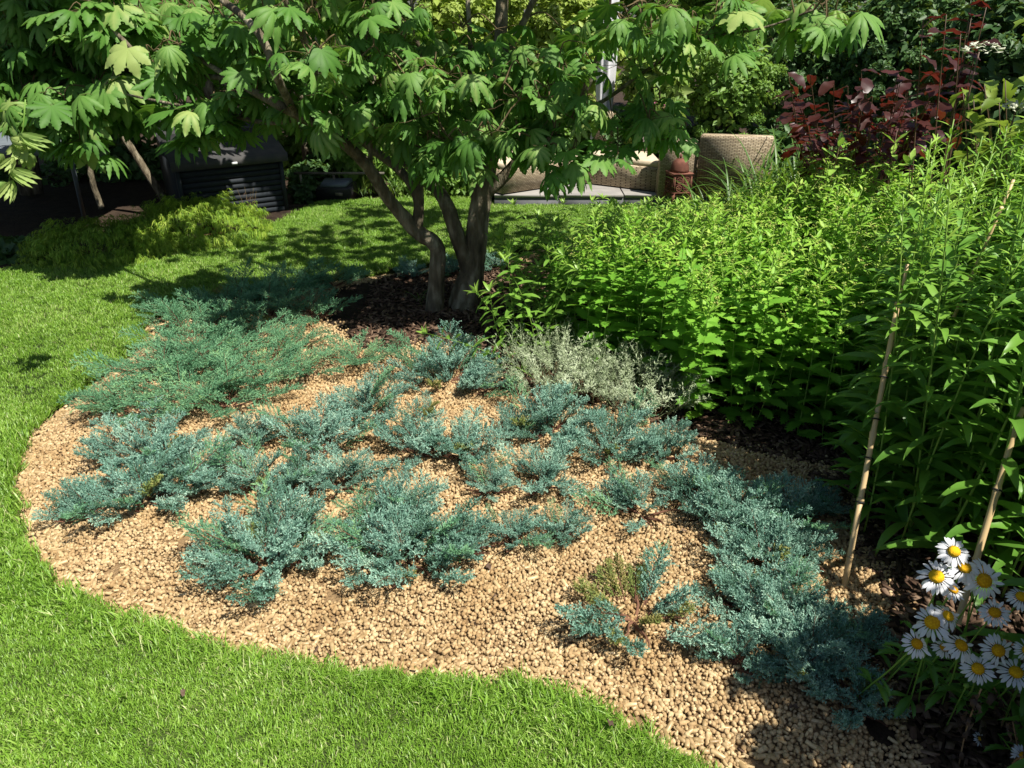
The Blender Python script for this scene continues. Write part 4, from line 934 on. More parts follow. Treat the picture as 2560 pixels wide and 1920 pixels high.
# tall trees farther back close the view
for k, (x, y, z, rx, ry, rz, mt_, n) in enumerate([(-9, 12.5, 3.0, 3.0, 1.6, 3.2, 'b_dark', 14000), (-4.5, 13, 3.2, 2.8, 1.6, 3.3, 'b_mid', 14000), (-.5, 13.4, 3.2, 2.6, 1.6, 3.3, 'b_yellow', 14000), (3.2, 13.0, 3.2, 2.6, 1.6, 3.4, 'b_mid', 14000),
                                                (6.8, 12.3, 3.2, 2.8, 1.6, 3.4, 'b_dark', 14000), (10.5, 11.0, 3.2, 2.8, 1.6, 3.4, 'b_dark', 12000), (-12.5, 9.5, 3.0, 2.8, 2, 3.2, 'b_dark', 10000)]):
    bush('broadleaf_tree', ['dark broadleaf tree far behind the dark shelter on the left', 'mid green tree far behind the storage box', 'yellow green tree far behind the maple', 'green tree far behind the parasol',
                            'dark tree far behind the hedge on the right', 'dark tree behind the upper right corner', 'dark tree beyond the left edge'][k], 'tree', (x, y, z), (rx, ry, rz), mt_, n, .10, clump=140, tr=.14)
# dark wooded left corner: trees, plus unseen crowns added only to shade it
for k, (x, y, z, rx, ry, rz, n) in enumerate([(-4.9, 7.9, 2.75, 1.5, 1.3, .95, 15000), (-2.9, 8.3, 2.6, 1.2, 1.1, .85, 13000), (-5.6, 5.9, 3.1, 1.3, 1.1, .9, 13000), (-2.55, 4.85, 2.62, .62, .5, .34, 6500), (-1.6, 8.9, 2.7, 1.1, .9, .8, 9000), (-2.9, 6.95, 2.75, 1.0, .85, .5, 13000), (-4.2, 6.5, 2.95, 1.1, .95, .6, 14000), (-1.15, 6.45, 2.65, .85, .62, .42, 13000)]):
    bush('overhead_shade_crown', ['broadleaf tree shading the open shelter at the left', 'tree leaning over the storage box', 'tall tree above the left edge of the lawn', 'unseen leafy crown added to shade the darker laceleaf maple', 'tree above the black garden box', 'unseen leafy crown added to shade the ground left of the storage box', 'unseen leafy crown added to shade the shelter corner', 'small unseen leafy crown added to shade the storage box lid'][k],
         'tree', (x, y, z), (rx, ry, rz), 'b_dark', n, .09, clump=110, fill_in=.6, trunk=k < 2, tr=.07)
for k, (x, Y, n) in enumerate(((620, 9.4, 4000), (900, 9.2, 4000), (1120, 9.3, 4000), (1330, 9.0, 4000), (1520, 8.9, 4500), (1700, 8.6, 4500), (1880, 8.2, 4500), (2060, 7.8, 4500), (2260, 7.2, 4500))):
    B(x, 345, Y, 130, 90, 'b_dark' if k > 3 else 'b_mid', n, .05, 'low dark hedge shrub ' + ['at the back left behind the box', 'behind the pink flowers', 'behind the foxgloves', 'behind the sofa corner', 'behind the mauve cushions', 'behind the round backed armchair', 'behind the dark red leaves', 'right of the dark red leaves', 'at the right edge behind the phlox'][k], rd=.4, zlow=-.1)
B(60, 470, 8.6, 200, 120, 'b_dark', 5000, .06, 'dark undergrowth shrub inside the shaded left corner', rd=.4, zlow=-.1)
B(300, 400, 8.9, 200, 130, 'b_dark', 6000, .06, 'dark undergrowth shrub behind the two leaning stems', rd=.4, zlow=-.1)
B(30, 555, 5.9, 90, 35, 'b_dark', 1800, .06, 'low dark plant at the left end of the lawn edge', rd=.3, zlow=-.1)
B(660, 420, 7.6, 26, 40, 'b_dark', 900, .04, 'small dark shrub at the right corner of the storage box', rd=.15, zlow=-.1)

def leaning_trunk(name, pts, mat, label, cat, n=8):
    A = np.array([[*Q(x, y, Y), r] for x, y, Y, r in pts]); o = A[-1, :3].copy(); t = thing(name, label, cat, tuple(o)); Bp = smooth_path(A, 4)
    part('trunk', mesh('trunk', *tube(Bp[:, :3] - o, Bp[:, 3], n, True, .12), mat, smooth=True), t); return t
leaning_trunk('leaning_trunk', [(150, 270, 6.6, .02), (185, 330, 6.6, .022), (196, 375, 6.6, .024), (205, 410, 6.6, .024), (220, 450, 6.6, .028)], M['bark'], 'thin crooked pale barked stem right of the shelter post', 'small tree')
leaning_trunk('leaning_trunk', [(255, 280, 7.0, .03), (290, 330, 7.0, .032), (325, 385, 7.0, .035), (355, 430, 7.0, .04)], M['bark'], 'mossy leaning trunk between the shelter post and storage box', 'small tree')
leaning_trunk('leaning_trunk', [(340, 290, 7.4, .02), (350, 340, 7.4, .022), (362, 400, 7.4, .028), (366, 430, 7.4, .03)], M['bark'], 'short upright stem just left of the storage box', 'small tree')

# laceleaf maple mound
def lace_spray(seed):
    rs = np.random.default_rng(seed); g = Geo()
    for i in range(9):
        c = np.array([rs.uniform(-.05, .05), rs.uniform(0, .13), rs.uniform(-.02, .02)]); y0 = rs.uniform(-.9, .9)
        for a in np.linspace(-1.5, 1.5, 7):
            L = .052 * (1 - .25 * abs(a)) * rs.uniform(.8, 1.2); m = XF(c, y0 + a, -rs.uniform(.1, .9), rs.uniform(-.4, .4)); g.add(lance(L, L * .10, .5, .2, 0, 2), tint=rs.uniform(.2, .9), M=npm(m))
    g.add(tube([(0, -.05, -.03), (0, .04, 0), (0, .13, -.01)], [.002, .0014, .0008], 3, False), tint=.2); return g.mesh('spray', M['lace'])
LSP = [lace_spray(k) for k in range(6)]
def lace(x, y, Y, rpx, h, n, lab, rd):
    c = G(x, y); t = thing('laceleaf_maple', lab, 'maple shrub', (c[0], c[1], 0)); f = c[1] / cp / (FPX / K) * 1.08; r = rpx * f
    part('branches', crown_mesh(int(x), r * .6), t)
    for i in range(n):
        q = math.sqrt((i + .5) / n); a = i * 2.4 + U(-.3, .3); px, py = r * q * math.cos(a), rd * q * math.sin(a); z = h * (1 - q * q) ** .6 + U(-.03, .03)
        part('spray', random.choice(LSP), t, XF((px, py, max(.02, z)), math.atan2(py, px) - math.pi / 2 + U(-.5, .5), -.05 - .7 * q * q + U(-.4, .6), U(-.5, .5), U(.7, 1.4)))
lace(430, 510, 0, 122, .27, 270, 'glowing golden green laceleaf maple mound in front of the storage box', .42)
lace(225, 545, 0, 135, .20, 230, 'darker laceleaf maple mound in shade left of the golden one', .42)

# ---------------------------------------------------------------- garden buildings and furniture
# storage box with ribbed front
zb = 0.0; FR = G(624, 456)[:2]; FL = G(400, 486)[:2]
ax = (FR - FL) / np.linalg.norm(FR - FL); wlen = np.linalg.norm(FR - FL); ay = np.array([-ax[1], ax[0]]); ay = ay if ay[1] > 0 else -ay
shed = thing('storage_box', 'dark grey garden storage box with ribbed front and sloping lid', 'storage box', (FL[0], FL[1], 0), math.atan2(ax[1], ax[0]))
hb = .50
part('body', mesh('body', *box(.012, wlen - .012, .02, .75, .0, hb - .01), M['shed']), shed)
ns_ = 10; hs = (hb - .03) / ns_; slm = mesh('slat', *box(.03, wlen - .03, -.004, .018, 0, hs - .008), M['shed'])
for k in range(ns_): part('slat', slm, shed, Matrix.Translation((0, 0, .012 + k * hs)))
for x0 in (0, wlen - .034): part('corner_post', mesh('corner_post', *box(x0, x0 + .032, -.014, .016, 0, hb - .012), M['shed']), shed)
V, F = box(-.03, wlen + .03, -.05, .40, hb - .008, hb + .022); V[V[:, 1] > 0, 2] += .16; part('lid_panel', mesh('lid_panel', V, F, M['shed_lid']), shed)
V, F = box(-.03, wlen + .03, .404, .82, hb + .154, hb + .182); V[V[:, 1] > .5, 2] += .13; part('lid_panel', mesh('lid_panel', V, F, M['shed_lid']), shed)
part('lid_rim', mesh('lid_rim', *box(-.035, wlen + .035, -.062, -.052, hb - .05, hb + .024), M['shed_lid']), shed)
part('name_plate', mesh('name_plate', *box(wlen * .50, wlen * .50 + .045, -.072, -.0625, hb - .035, hb - .015), M['white']), shed)
part('plinth', mesh('plinth', *box(-.02, wlen + .08, -.03, .8, -.03, -.001), M['paving']), shed)
# open shelter at far left
sh = thing('lean_to_shelter', 'low shelter with a flat grey roof on a thin metal post at the left', 'shelter', tuple(G(180, 462)))
o = np.array(sh.location); a = Q(150, 330, 6.25) - o
part('post', mesh('post', *tube([(0, 0, -.05), a * .5, a], [.019, .019, .019], 4), M['metal']), sh)
V, F = box(a[0] - 1.9, a[0] + .04, a[1] - .15, a[1] + 1.2, a[2] + .0, a[2] + .05); V[V[:, 1] > a[1] + .5, 2] += .10; part('roof_panel', mesh('roof_panel', V, F, M['metal']), sh)
p2 = Matrix.Translation((-1.75 + a[0], a[1], 0)); part('post', mesh('post', *tube([(0, 0, -.05), (0, 0, a[2])], [.019, .019], 4), M['metal']), sh, p2)
# mower garage
mg = thing('mower_garage', 'small black garden box with a grey rounded lid at the back of the lawn', 'mower garage', tuple(G(722, 430)))
part('body', mesh('body', *prism([(-.16, -.02), (.16, -.02), (.17, .30), (-.17, .30)], -.02, .11, .02), M['black']), mg)
part('lid', mesh('lid', *prism([(-.12, 0), (.12, 0), (.14, .26), (-.14, .26)], .111, .15, .025), M['metal']), mg)
part('label_plate', mesh('label_plate', *box(.02, .09, -.028, -.021, .035, .065), M['timber']), mg)
rl = thing('low_rail', 'thin timber rail on short posts behind the black garden box', 'rail', tuple(G(690, 428)))
part('rail', mesh('rail', *box(-.25, .62, .12, .14, .20, .22), M['timber']), rl)
for x in (-.2, .12, .55): part('post', mesh('post', *box(x, x + .02, .12, .14, -.05, .199), M['timber']), rl)
# terrace of big slabs
ptz = .10; f0 = G(1068, 421, ptz)[:2]; f1 = G(1530, 423, ptz)[:2]; ter_w = f1[0] - f0[0] + .5
te = link(bpy.data.objects.new('terrace', mesh('terrace', *box(f0[0] + .01, f0[0] + ter_w, f0[1] + .02, f0[1] + 3.4, -.06, ptz - .022), M['riser']))); te['kind'] = 'structure'
k = 0; x = f0[0]
while x < f0[0] + ter_w - .1:
    for j in range(4):
        y = f0[1] - .012 + j * .80; part('paving_slab', mesh('paving_slab', *prism([(x, y), (x + .588, y), (x + .588, y + .79), (x, y + .79)], ptz - .021, ptz + .002, .003), M['paving']), te)
    part('riser_slab', mesh('riser_slab', *box(x, x + .592, f0[1] - .0, f0[1] + .018, -.07, ptz - .024), M['riser']), te); x += .60
# wicker corner sofa
def F2(px, py, z=ptz): d = ray(px / K, py / K); t = (z - CAM_H) / d[2]; return d[:2] * t
def off(a, b, d):
    a = np.array(a); b = np.array(b); v = (b - a) / np.linalg.norm(b - a); nn = np.array([-v[1], v[0]]); return nn * d
def quad(a, b, d0, d1):
    return [np.array(a) + off(a, b, d0), np.array(b) + off(a, b, d0), np.array(b) + off(a, b, d1), np.array(a) + off(a, b, d1)]
A1, B1, C1, D1 = F2(1256, 489), F2(1448, 459), F2(1655, 484), F2(1655, 484)
def sofa(name, lab, a, b, arms=(0, 0), back=.50, seat=.225, dep=.62, cush=1):
    t = thing(name, lab, 'sofa', (a[0], a[1], ptz + .002)); sft = -np.array(a); q = lambda *k_: [p + sft for p in quad(*k_)]
    part('seat_frame', mesh('seat_frame', *prism(q(a, b, 0, dep), .012, seat, .025), M['wicker'], smooth=False), t)
    if cush:
        part('seat_cushion', mesh('seat_cushion', *prism(q(np.array(a) + (np.array(b) - a) * .02, np.array(b) - (np.array(b) - a) * .02, .015, dep - .12), seat + .001, seat + .06, .022), M['cushion']), t)
    if back: part('backrest', mesh('backrest', *prism(q(a, b, dep - .11, dep), seat + .003, back, .04), M['wicker']), t)
    return t
s1 = sofa('wicker_sofa', 'wicker sofa module nearest the maple trunk, angled away to the right', A1, B1, back=.44)
s2 = sofa('wicker_sofa', 'wicker sofa module right of the corner with cushions on its seat', B1 + np.array([.03, -.01]), C1, back=0, dep=.60)
pc = np.array(Q(1506 / K, 420 / K, 8.15)); b0 = pc - np.array(s2.location)
part('backrest', mesh('backrest', *prism([(b0[0] - .085, b0[1]), (b0[0] + .085, b0[1] - .02), (b0[0] + .085, b0[1] + .1), (b0[0] - .085, b0[1] + .12)], .0, .60, .03), M['wicker']), s2)
for (px, py, Y, r, lab) in ((1618, 392, 7.75, .085, 'square mauve cushion on the wicker seat'), (1640, 394, 7.62, .06, 'mauve cushion half hidden behind the wicker armchair')):
    c = Q(px / K, py / K, Y); V, F = lump(3, 1.0); V = np.sign(V) * np.abs(V / np.abs(V).max(0)) ** .55 * np.array([r, .04, r]); solo('cushion', mesh('cushion', V, F, M['cushion_mauve'], smooth=True), lab, 'cushion', Matrix.Translation((c[0], c[1], ptz + .002 + .285 + r * .9)) @ Matrix.Rotation(-.3, 4, 'X'))
E1, E2 = F2(1645, 492), F2(1738, 496)
ch = thing('wicker_armchair', 'wicker armchair behind the rusty lantern, seen from its side', 'armchair', (E1[0], E1[1], ptz + .002))
wch = E2[0] - E1[0]
part('side_panel', mesh('side_panel', *prism([(0, .02), (wch, .0), (wch, .10), (0, .12)], .0, .50, .03), M['wicker']), ch)
part('seat_frame', mesh('seat_frame', *prism([(0, .125), (wch, .105), (wch, .62), (0, .62)], .0, .225, .02), M['wicker']), ch)
part('seat_cushion', mesh('seat_cushion', *prism([(0.01, .13), (wch - .01, .11), (wch - .01, .6), (.01, .6)], .227, .285, .02), M['cushion']), ch)
H1 = F2(1742, 500); ch2 = thing('wicker_armchair', 'tall round backed wicker armchair behind the strappy leaves', 'armchair', (H1[0], H1[1] + .1, ptz + .002))
part('backrest', mesh('backrest', *prism([(0, 0), (.62, -.12), (.64, -.02), (.02, .10)], .0, .545, .03), M['wicker']), ch2)
part('seat_frame', mesh('seat_frame', *prism([(.04, .13), (.46, .07), (.5, .6), (.1, .6)], .0, .225, .02), M['wicker']), ch2)
# rusty lantern
lc = F2(1692, 500); lt = thing('garden_lantern', 'rusty square metal lantern with pierced sides and domed top', 'lantern', (lc[0], lc[1], ptz + .002), .25)
g = Geo(); s = .085; body = Geo()
for sx, sy in ((-1, -1), (1, -1), (1, 1), (-1, 1)):
    part('foot', mesh('foot', *tube([(sx * s * 1.15, sy * s * 1.15, 0), (sx * s * .8, sy * s * .8, .075)], [.006, .024], 4), M['rust']), lt)
for q in range(4):                          # each side a pierced plate: frame plus rosettes of bars
    a = q * math.pi / 2; pl = Geo(); z0, z1 = .07, .235
    for bb in ((-s, s, -.004, .004, z0, z0 + .016), (-s, s, -.004, .004, z1 - .016, z1), (-s, -s + .014, -.004, .004, z0 + .016, z1 - .016), (s - .014, s, -.004, .004, z0 + .016, z1 - .016)): pl.add(box(*bb))
    for cx in (-.034, .034):
        for cz in (.117, .188):
            ring = [(cx + .026 * math.cos(t_), 0, cz + .026 * math.sin(t_)) for t_ in np.linspace(0, 6.28, 13)]; pl.add(tube(ring, .0055, 4, False))
            for t_ in np.linspace(0, 5.24, 6): pl.add(tube([(cx, 0, cz), (cx + .026 * math.cos(t_), 0, cz + .026 * math.sin(t_))], .0042, 4, False))
    for bb in ((-.004, .004, -.003, .003, z0 + .016, z1 - .016), (-s + .014, s - .014, -.003, .003, .149, .156)): pl.add(box(*bb))
    part('pierced_plate', pl.mesh('pierced_plate', M['rust']), lt, Matrix.Rotation(a, 4, 'Z') @ Matrix.Translation((0, -s, 0)))
part('floor_plate', mesh('floor_plate', *box(-s, s, -s, s, .064, .069), M['rust']), lt)
part('collar', mesh('collar', *box(-s * 1.1, s * 1.1, -s * 1.1, s * 1.1, .236, .248), M['rust']), lt)
dm = [(0, 0, .249 + .115 * math.sin(t_)) for t_ in np.linspace(0, 1.5, 8)]
part('dome', mesh('dome', *tube(dm, [.082 * math.cos(t_) ** .7 for t_ in np.linspace(0, 1.5, 8)], 12), M['rust'], smooth=True), lt)
part('finial', mesh('finial', *tube([(0, 0, .362), (0, 0, .375), (0, 0, .385), (0, 0, .40)], [.006, .013, .011, .003], 8), M['rust'], smooth=True), lt)
# socket post
sk = thing('garden_socket', 'small white outdoor socket box on a short timber post', 'outdoor socket', tuple(F2(1738, 512, 0)) + (0,))
part('post', mesh('post', *box(-.035, .045, 0, .06, -.05, .33), M['timber']), sk)
part('socket_box', mesh('socket_box', *prism([(-.07, -.045), (.02, -.045), (.02, -.001), (-.07, -.001)], .19, .31, .008), M['white']), sk)
# closed parasol
pp = Q(1507 / K, 340 / K, 8.6); ps = thing('closed_parasol', 'closed grey white parasol standing behind the wicker sofa', 'parasol', (pp[0], pp[1], ptz + .002))
zt = pp[2] - ptz
part('pole', mesh('pole', *tube([(0, 0, .04), (0, 0, 2.9)], [.022, .022], 10), M['black']), ps)
part('base', mesh('base', *prism([(-.25, -.25), (.25, -.25), (.25, .25), (-.25, .25)], 0, .05, .01), M['black']), ps)
V = []; F = []; zz_ = [zt + .0, zt + .04, zt + .16, zt + .45, zt + .9, zt + 1.5, 2.8]; rr_ = [.105, .095, .06, .075, .085, .07, .03]; nn = 32
for i, (z, r_) in enumerate(zip(zz_, rr_)):
    for j in range(nn):
        ph = 2 * math.pi * j / nn; rw = r_ * (1 + (.32 if j % 4 < 2 else -.22) * (1 if i < 6 else .2)); V.append((rw * math.cos(ph), rw * math.sin(ph), z - (.04 if (j % 4 < 2 and i == 0) else 0)))
for i in range(len(zz_) - 1):
    for j in range(nn): a = i * nn + j; b = i * nn + (j + 1) % nn; F += [(a, b, b + nn), (a, b + nn, a + nn)]
part('canopy', mesh('canopy', V, F, M['cloth']), ps)
part('strap', mesh('strap', *tube([(.0, 0, zt + .15), (0, 0, zt + .18)], [.10, .10], 16), M['cloth']), ps)

# ---------------------------------------------------------------- red shrub, hydrangea, strappy leaves, foxgloves
RL = [mesh('leaf', *lance(.12, .062, U(.2, .7), .2, 0, 6, .45, .08), M['b_red'], tint=U(.3, .6)) for k in range(4)]
def leafy_shrub(name, label, cat, base, pts, leaves, per, stem_mat, size=1.0, pit=(-.5, .4), sr=.006):
    t = thing(name, label, cat, base); b = np.array(base)
    for p in pts:
        p = np.array(p) - b; st = np.array([p[0] * .5 + U(-.1, .1), p[1] * .4 + U(-.1, .1), 0]); mid = st * .4 + p * np.array([.6, .6, .6]); P = smooth_path([st, mid, p], 5); part('branch', mesh('branch', *tube(P, np.linspace(sr, .002, len(P)), 5), stem_mat), t)
        for i in range(per):
            f = .55 + .45 * (i + 1) / per; c = at_path(P, f); a = U(0, 6.28)
            part('leaf', random.choice(leaves), t, XF(c, a, U(*pit), U(-.4, .4), size * U(.75, 1.15)))
    return t
random.seed(5)
pts = [Q(U(1700, 1980), U(150, 300), U(4.1, 5.0)) for _ in range(32)] + [Q(U(1850, 2080), U(150, 220), U(3.9, 4.5)) for _ in range(12)]
leafy_shrub('dark_red_shrub', 'dark red leaved shrub rising behind the green border', 'shrub', tuple(G(1930, 430)), pts, RL, 8, M['stem_red'])
pts = [Q(U(1990, 2150), U(0, 80), U(3.7, 4.2)) for _ in range(7)]
leafy_shrub('dark_red_shrub', 'dark red leaved shrub in front of the dark hedge at the upper right', 'shrub', (2.6, 4.2, 0), pts, RL, 7, M['stem_red'])
HL = [mesh('leaf', *lance(.13, .06, U(.3, .9), .25, .06, 7, .42, .06), M['hydrangea'], tint=U(.3, .7)) for k in range(4)]
pts = [Q(U(2070, 2210), U(130, 230), U(3.0, 3.5)) for _ in range(9)] + [Q(U(2200, 2290), U(15, 70), U(2.7, 3.1)) for _ in range(4)] + [Q(U(2150, 2280), U(230, 360), U(2.9, 3.3)) for _ in range(9)]
leafy_shrub('hydrangea', 'yellow green hydrangea with white flower heads in the upper right corner', 'hydrangea', (2.75, 3.2, 0), pts, HL, 6, M['stem_red'], .95)
def flower_head(c, r, lab, mat='cream'):
    t = thing('hydrangea_flower', lab, 'flower head', tuple(c)); fm = mesh('floret', *prism([(math.cos(a) * .016 * (1 if k % 2 else .45), math.sin(a) * .016 * (1 if k % 2 else .45)) for k, a in enumerate(np.linspace(0, 6.28, 9)[:-1])], 0, .002), M[mat])
    for i in range(34):
        q = math.sqrt(random.random()); a = U(0, 6.28); part('floret', fm, t, XF((r * q * math.cos(a), r * q * math.sin(a), .03 * (1 - q * q) + U(-.01, .01)), U(0, 6), U(-.7, .7), U(-.7, .7), U(.6, 1.25) if q > .6 else U(.35, .6)))
    part('stalk', mesh('stalk', *tube([(0, 0, 0), (.02, .03, -.35)], [.003, .004], 5), M['stem_red']), t)
flower_head(Q(2115, 112, 3.1), .075, 'white lacecap flower head nearest the upper right corner')
flower_head(Q(2195, 235, 3.0), .04, 'small white flower head at the right edge below the larger one')
STL = [mesh('leaf', *lance(.55, .014, U(.5, 1.3), .35, 0, 10, .35), M['strap'], tint=U(.3, .7)) for k in range(5)]
def strappy(x, y, n, s, lab, r=.10, cat='grassy plant'):
    p = G(x, y); t = thing('strap_leaved_plant', lab, cat, (p[0], p[1], 0))
    for i in range(n):
        a = U(0, 6.28); part('leaf', random.choice(STL), t, XF((r * math.cos(a) * U(0, 1), r * math.sin(a) * U(0, 1), 0), U(0, 6.28), U(.75, 1.35), U(-.2, .2), s * U(.7, 1.1)))
for k, (x, y, n, s) in enumerate(((1565, 505, 75, 1.25), (1640, 490, 110, 1.65), (1720, 480, 100, 1.6), (1600, 535, 60, 1.15))):
    strappy(x, y, n, s, ['clump of upright strappy leaves beside the white socket box', 'largest clump of strappy leaves before the round backed armchair', 'strappy leaf clump under the dark red shrub', 'nearer strappy leaf clump behind the budded stems'][k], .2)
for k, (x, y, n, s) in enumerate(((905, 418, 45, .55), (850, 418, 34, .5), (790, 420, 30, .45))):
    strappy(x, y, n, s, ['strappy leaf clump with yellow flowers left of the terrace', 'strappy leaf clump seen through the forked branch', 'small strappy clump near the black garden box'][k], .12)
strappy(905, 655, 14, .32, 'few narrow iris leaves at the foot of the left trunk', .03)
def blossom(x, y, Y, mat, lab, r=.02, n=9, tall=0.0, name='flower'):
    c = Q(x, y, Y); t = thing(name, lab, 'flower', tuple(c)); pm = mesh('petal', *oval(r * 1.6, r, .3, .3), M[mat])
    for i in range(n): part('petal', pm, t, XF((U(-.3, .3) * r, U(-.3, .3) * r, -tall * (i / n)), U(0, 6.28), U(-.3, 1.0), 0, U(.8, 1.2)))
    part('stalk', mesh('stalk', *tube([(0, 0, 0), (.01, .02, -.3)], .003, 4), M['stem']), t)
blossom(1112, 302, 8.2, 'pink', 'bright pink foxglove spike behind the maple leaves', .028, 20, .16, 'foxglove')
blossom(1095, 320, 8.3, 'pink', 'paler pink foxglove spike beside the brighter one', .022, 14, .12, 'foxglove')
blossom(1137, 375, 7.9, 'pink', 'tiny pink flower above the left sofa back', .016)
blossom(1002, 372, 7.4, 'yellow_fl', 'yellow daylily flower left of the terrace', .03, 8)
blossom(1010, 360, 7.45, 'yellow_fl', 'orange yellow daylily flower behind the thick trunk', .025, 8)
blossom(1445, 235, 7.6, 'pink', 'pink rose blossom above the yellow leaved shrub', .035, 14)
blossom(1418, 222, 7.8, 'pink', 'smaller pink rose bud left of the open one', .02, 8)
for k, (x, y) in enumerate(((808, 385 - 60), (838, 332), (800, 352))):
    blossom(x, y, 7.7, 'pink', ['pale pink flower head highest behind the left trunk', 'pale pink flower head right of the others by the trunk', 'pale pink flower head lowest near the black garden box'][k], .022, 12)
# bare twiggy plant by the storage box
tw = thing('twiggy_plant', 'sparse purplish twiggy plant at the right end of the laceleaf maple', 'twiggy plant', tuple(G(545, 492)))
g = Geo()
for i in range(6):
    a = U(0, 6.28); P = [(U(-.03, .03), U(-.03, .03), 0), (math.cos(a) * .05, math.sin(a) * .05, .15), (math.cos(a) * .12, math.sin(a) * .12, U(.24, .34))]
    part('stem', mesh('stem', *tube(P, [.003, .0022, .0012], 4), M['twig']), tw)
    for j in range(14): g.add(lance(.05, .006, .5, .2, 0, 2), tint=U(0, 1), M=npm(XF(at_path(np.array(P), U(.3, .9)), U(0, 6.28), U(-.4, .6))))
part('leaves', g.mesh('leaves', M['dead']), tw)

# ---------------------------------------------------------------- bamboo canes
def cane(pa, pb, r, lab, ties, top_dist, bot_dist):
    a = Q(*pa, top_dist); b = G(*pb) if bot_dist is None else Q(*pb, bot_dist); v = a - b; Ln = np.linalg.norm(v)
    t = thing('bamboo_cane', lab, 'bamboo cane', tuple(b)); qd = Vector(v).to_track_quat('Z', 'Y'); t.rotation_mode = 'QUATERNION'; t.rotation_quaternion = qd
    z = -.08; P = []; rr = []; nd = []
    while z < Ln:
        nd.append(z); 
        for dz, k in ((0, 1.34), (.004, 1.10), (.012, .98), (.10, .96), (.188, .98), (.196, 1.06)):
            if z + dz < Ln: P.append((0, 0, z + dz)); rr.append(r * k * (1 - .25 * max(0, z) / Ln))
        z += .20 + U(-.02, .03)
    part('cane', mesh('cane', *tube(P, rr, 9), M['bamboo'], smooth=True), t)
    for f in ties: part('tie', mesh('tie', *tube([(math.cos(q) * r * 1.25, math.sin(q) * r * 1.25, f * Ln + .0015 * math.sin(q)) for q in np.linspace(0, 6.3, 14)],   .0026, 5), M['black']), t)
cane((1944, 632), (1822, 1275), .0098, 'bamboo cane standing at the left edge of the tall narrow leaved clump', (.30, .45, .58, .72), 2.30, None)
cane((2225, 820), (2085, 1290), .0100, 'bamboo cane nearest the right edge, above the daisies', (.15, .5, .8), 1.95, 1.72)
cane((1962, 560), (1935, 700), .0062, 'short grey brown dead stem beside the top of the left cane', (), 2.33, 2.34)
cane((2215, 330), (2080, 640), .0060, 'thin pale cane deep among the narrow leaves at the right', (), 2.5, 2.5)

# ---------------------------------------------------------------- daisies
def petal_mesh(L, W, dr):
    V, F = lance(L, W, dr, -.12, 0, 5, .62); V[-3:] = V[-3:]; V[:, 0] *= 1.0
    return mesh('petal', V, F, M['petal'])
PM = [petal_mesh(.0285, .0078, U(.0, .6)) for _ in range(5)]
dv, df = [], []
V, F = lump(9, 1); V = V / np.linalg.norm(V, axis=1)[:, None] * np.array([.0142, .0142, .0064]); DM = mesh('disc', V, F, M['disc'], smooth=True)
DL = [mesh('leaf', *lance(.10, .018, .8, .3, .1, 6, .5, .1), M['goldenrod'], tint=0.1) for _ in range(2)]
crop = lambda cx, cy: (1693.5 + cx * .3489, 1080 + cy * .3489)
DZ = [(1052, 320, 200, 1, 'topmost daisy of the group, below the cane'), (1116, 418, 225, .98, 'daisy just below the topmost one'), (1240, 438, 175, .5, 'half hidden behind the large one in the upper cluster'),
      (943, 475, 240, .9, 'left daisy of the upper cluster with drooping petals'), (1237, 500, 250, 1, 'large daisy at the right of the upper cluster'), (1047, 556, 165, .95, 'small daisy under the upper cluster'), (1176, 518, 130, .5, 'mostly hidden behind the large upper right one'),
      (1470, 600, 180, 1, 'daisy cut by the right picture edge, uppermost of those'), (1305, 698, 190, 1, 'lone daisy between the upper and lower clusters on the right'), (1015, 720, 190, .95, 'daisy touching the top right of the wide middle one'),
      (918, 760, 240, .98, 'wide daisy in the middle left of the group'), (822, 892, 190, 1, 'leftmost daisy of all'), (1096, 902, 215, .9, 'daisy with an oblique disc left of the lower right pair'), (990, 915, 140, .6, 'small half hidden daisy at the lower middle'),
      (1325, 932, 215, 1, 'daisy with petals swept upward on the right'), (1200, 1045, 200, .95, 'lowest daisy of the main cluster'), (1437, 1068, 215, 1, 'wide daisy low by the right edge'), (1500, 930, 150, 1, 'daisy barely entering at the right edge'),
      (1214, 1480, 92, .8, 'tiny lone daisy near the bottom edge'), (1485, 1588, 150, 1, 'daisy in the bottom right corner'), (1475, 1150, 110, .7, 'daisy hidden behind the wide one at the right edge')]
random.seed(11)
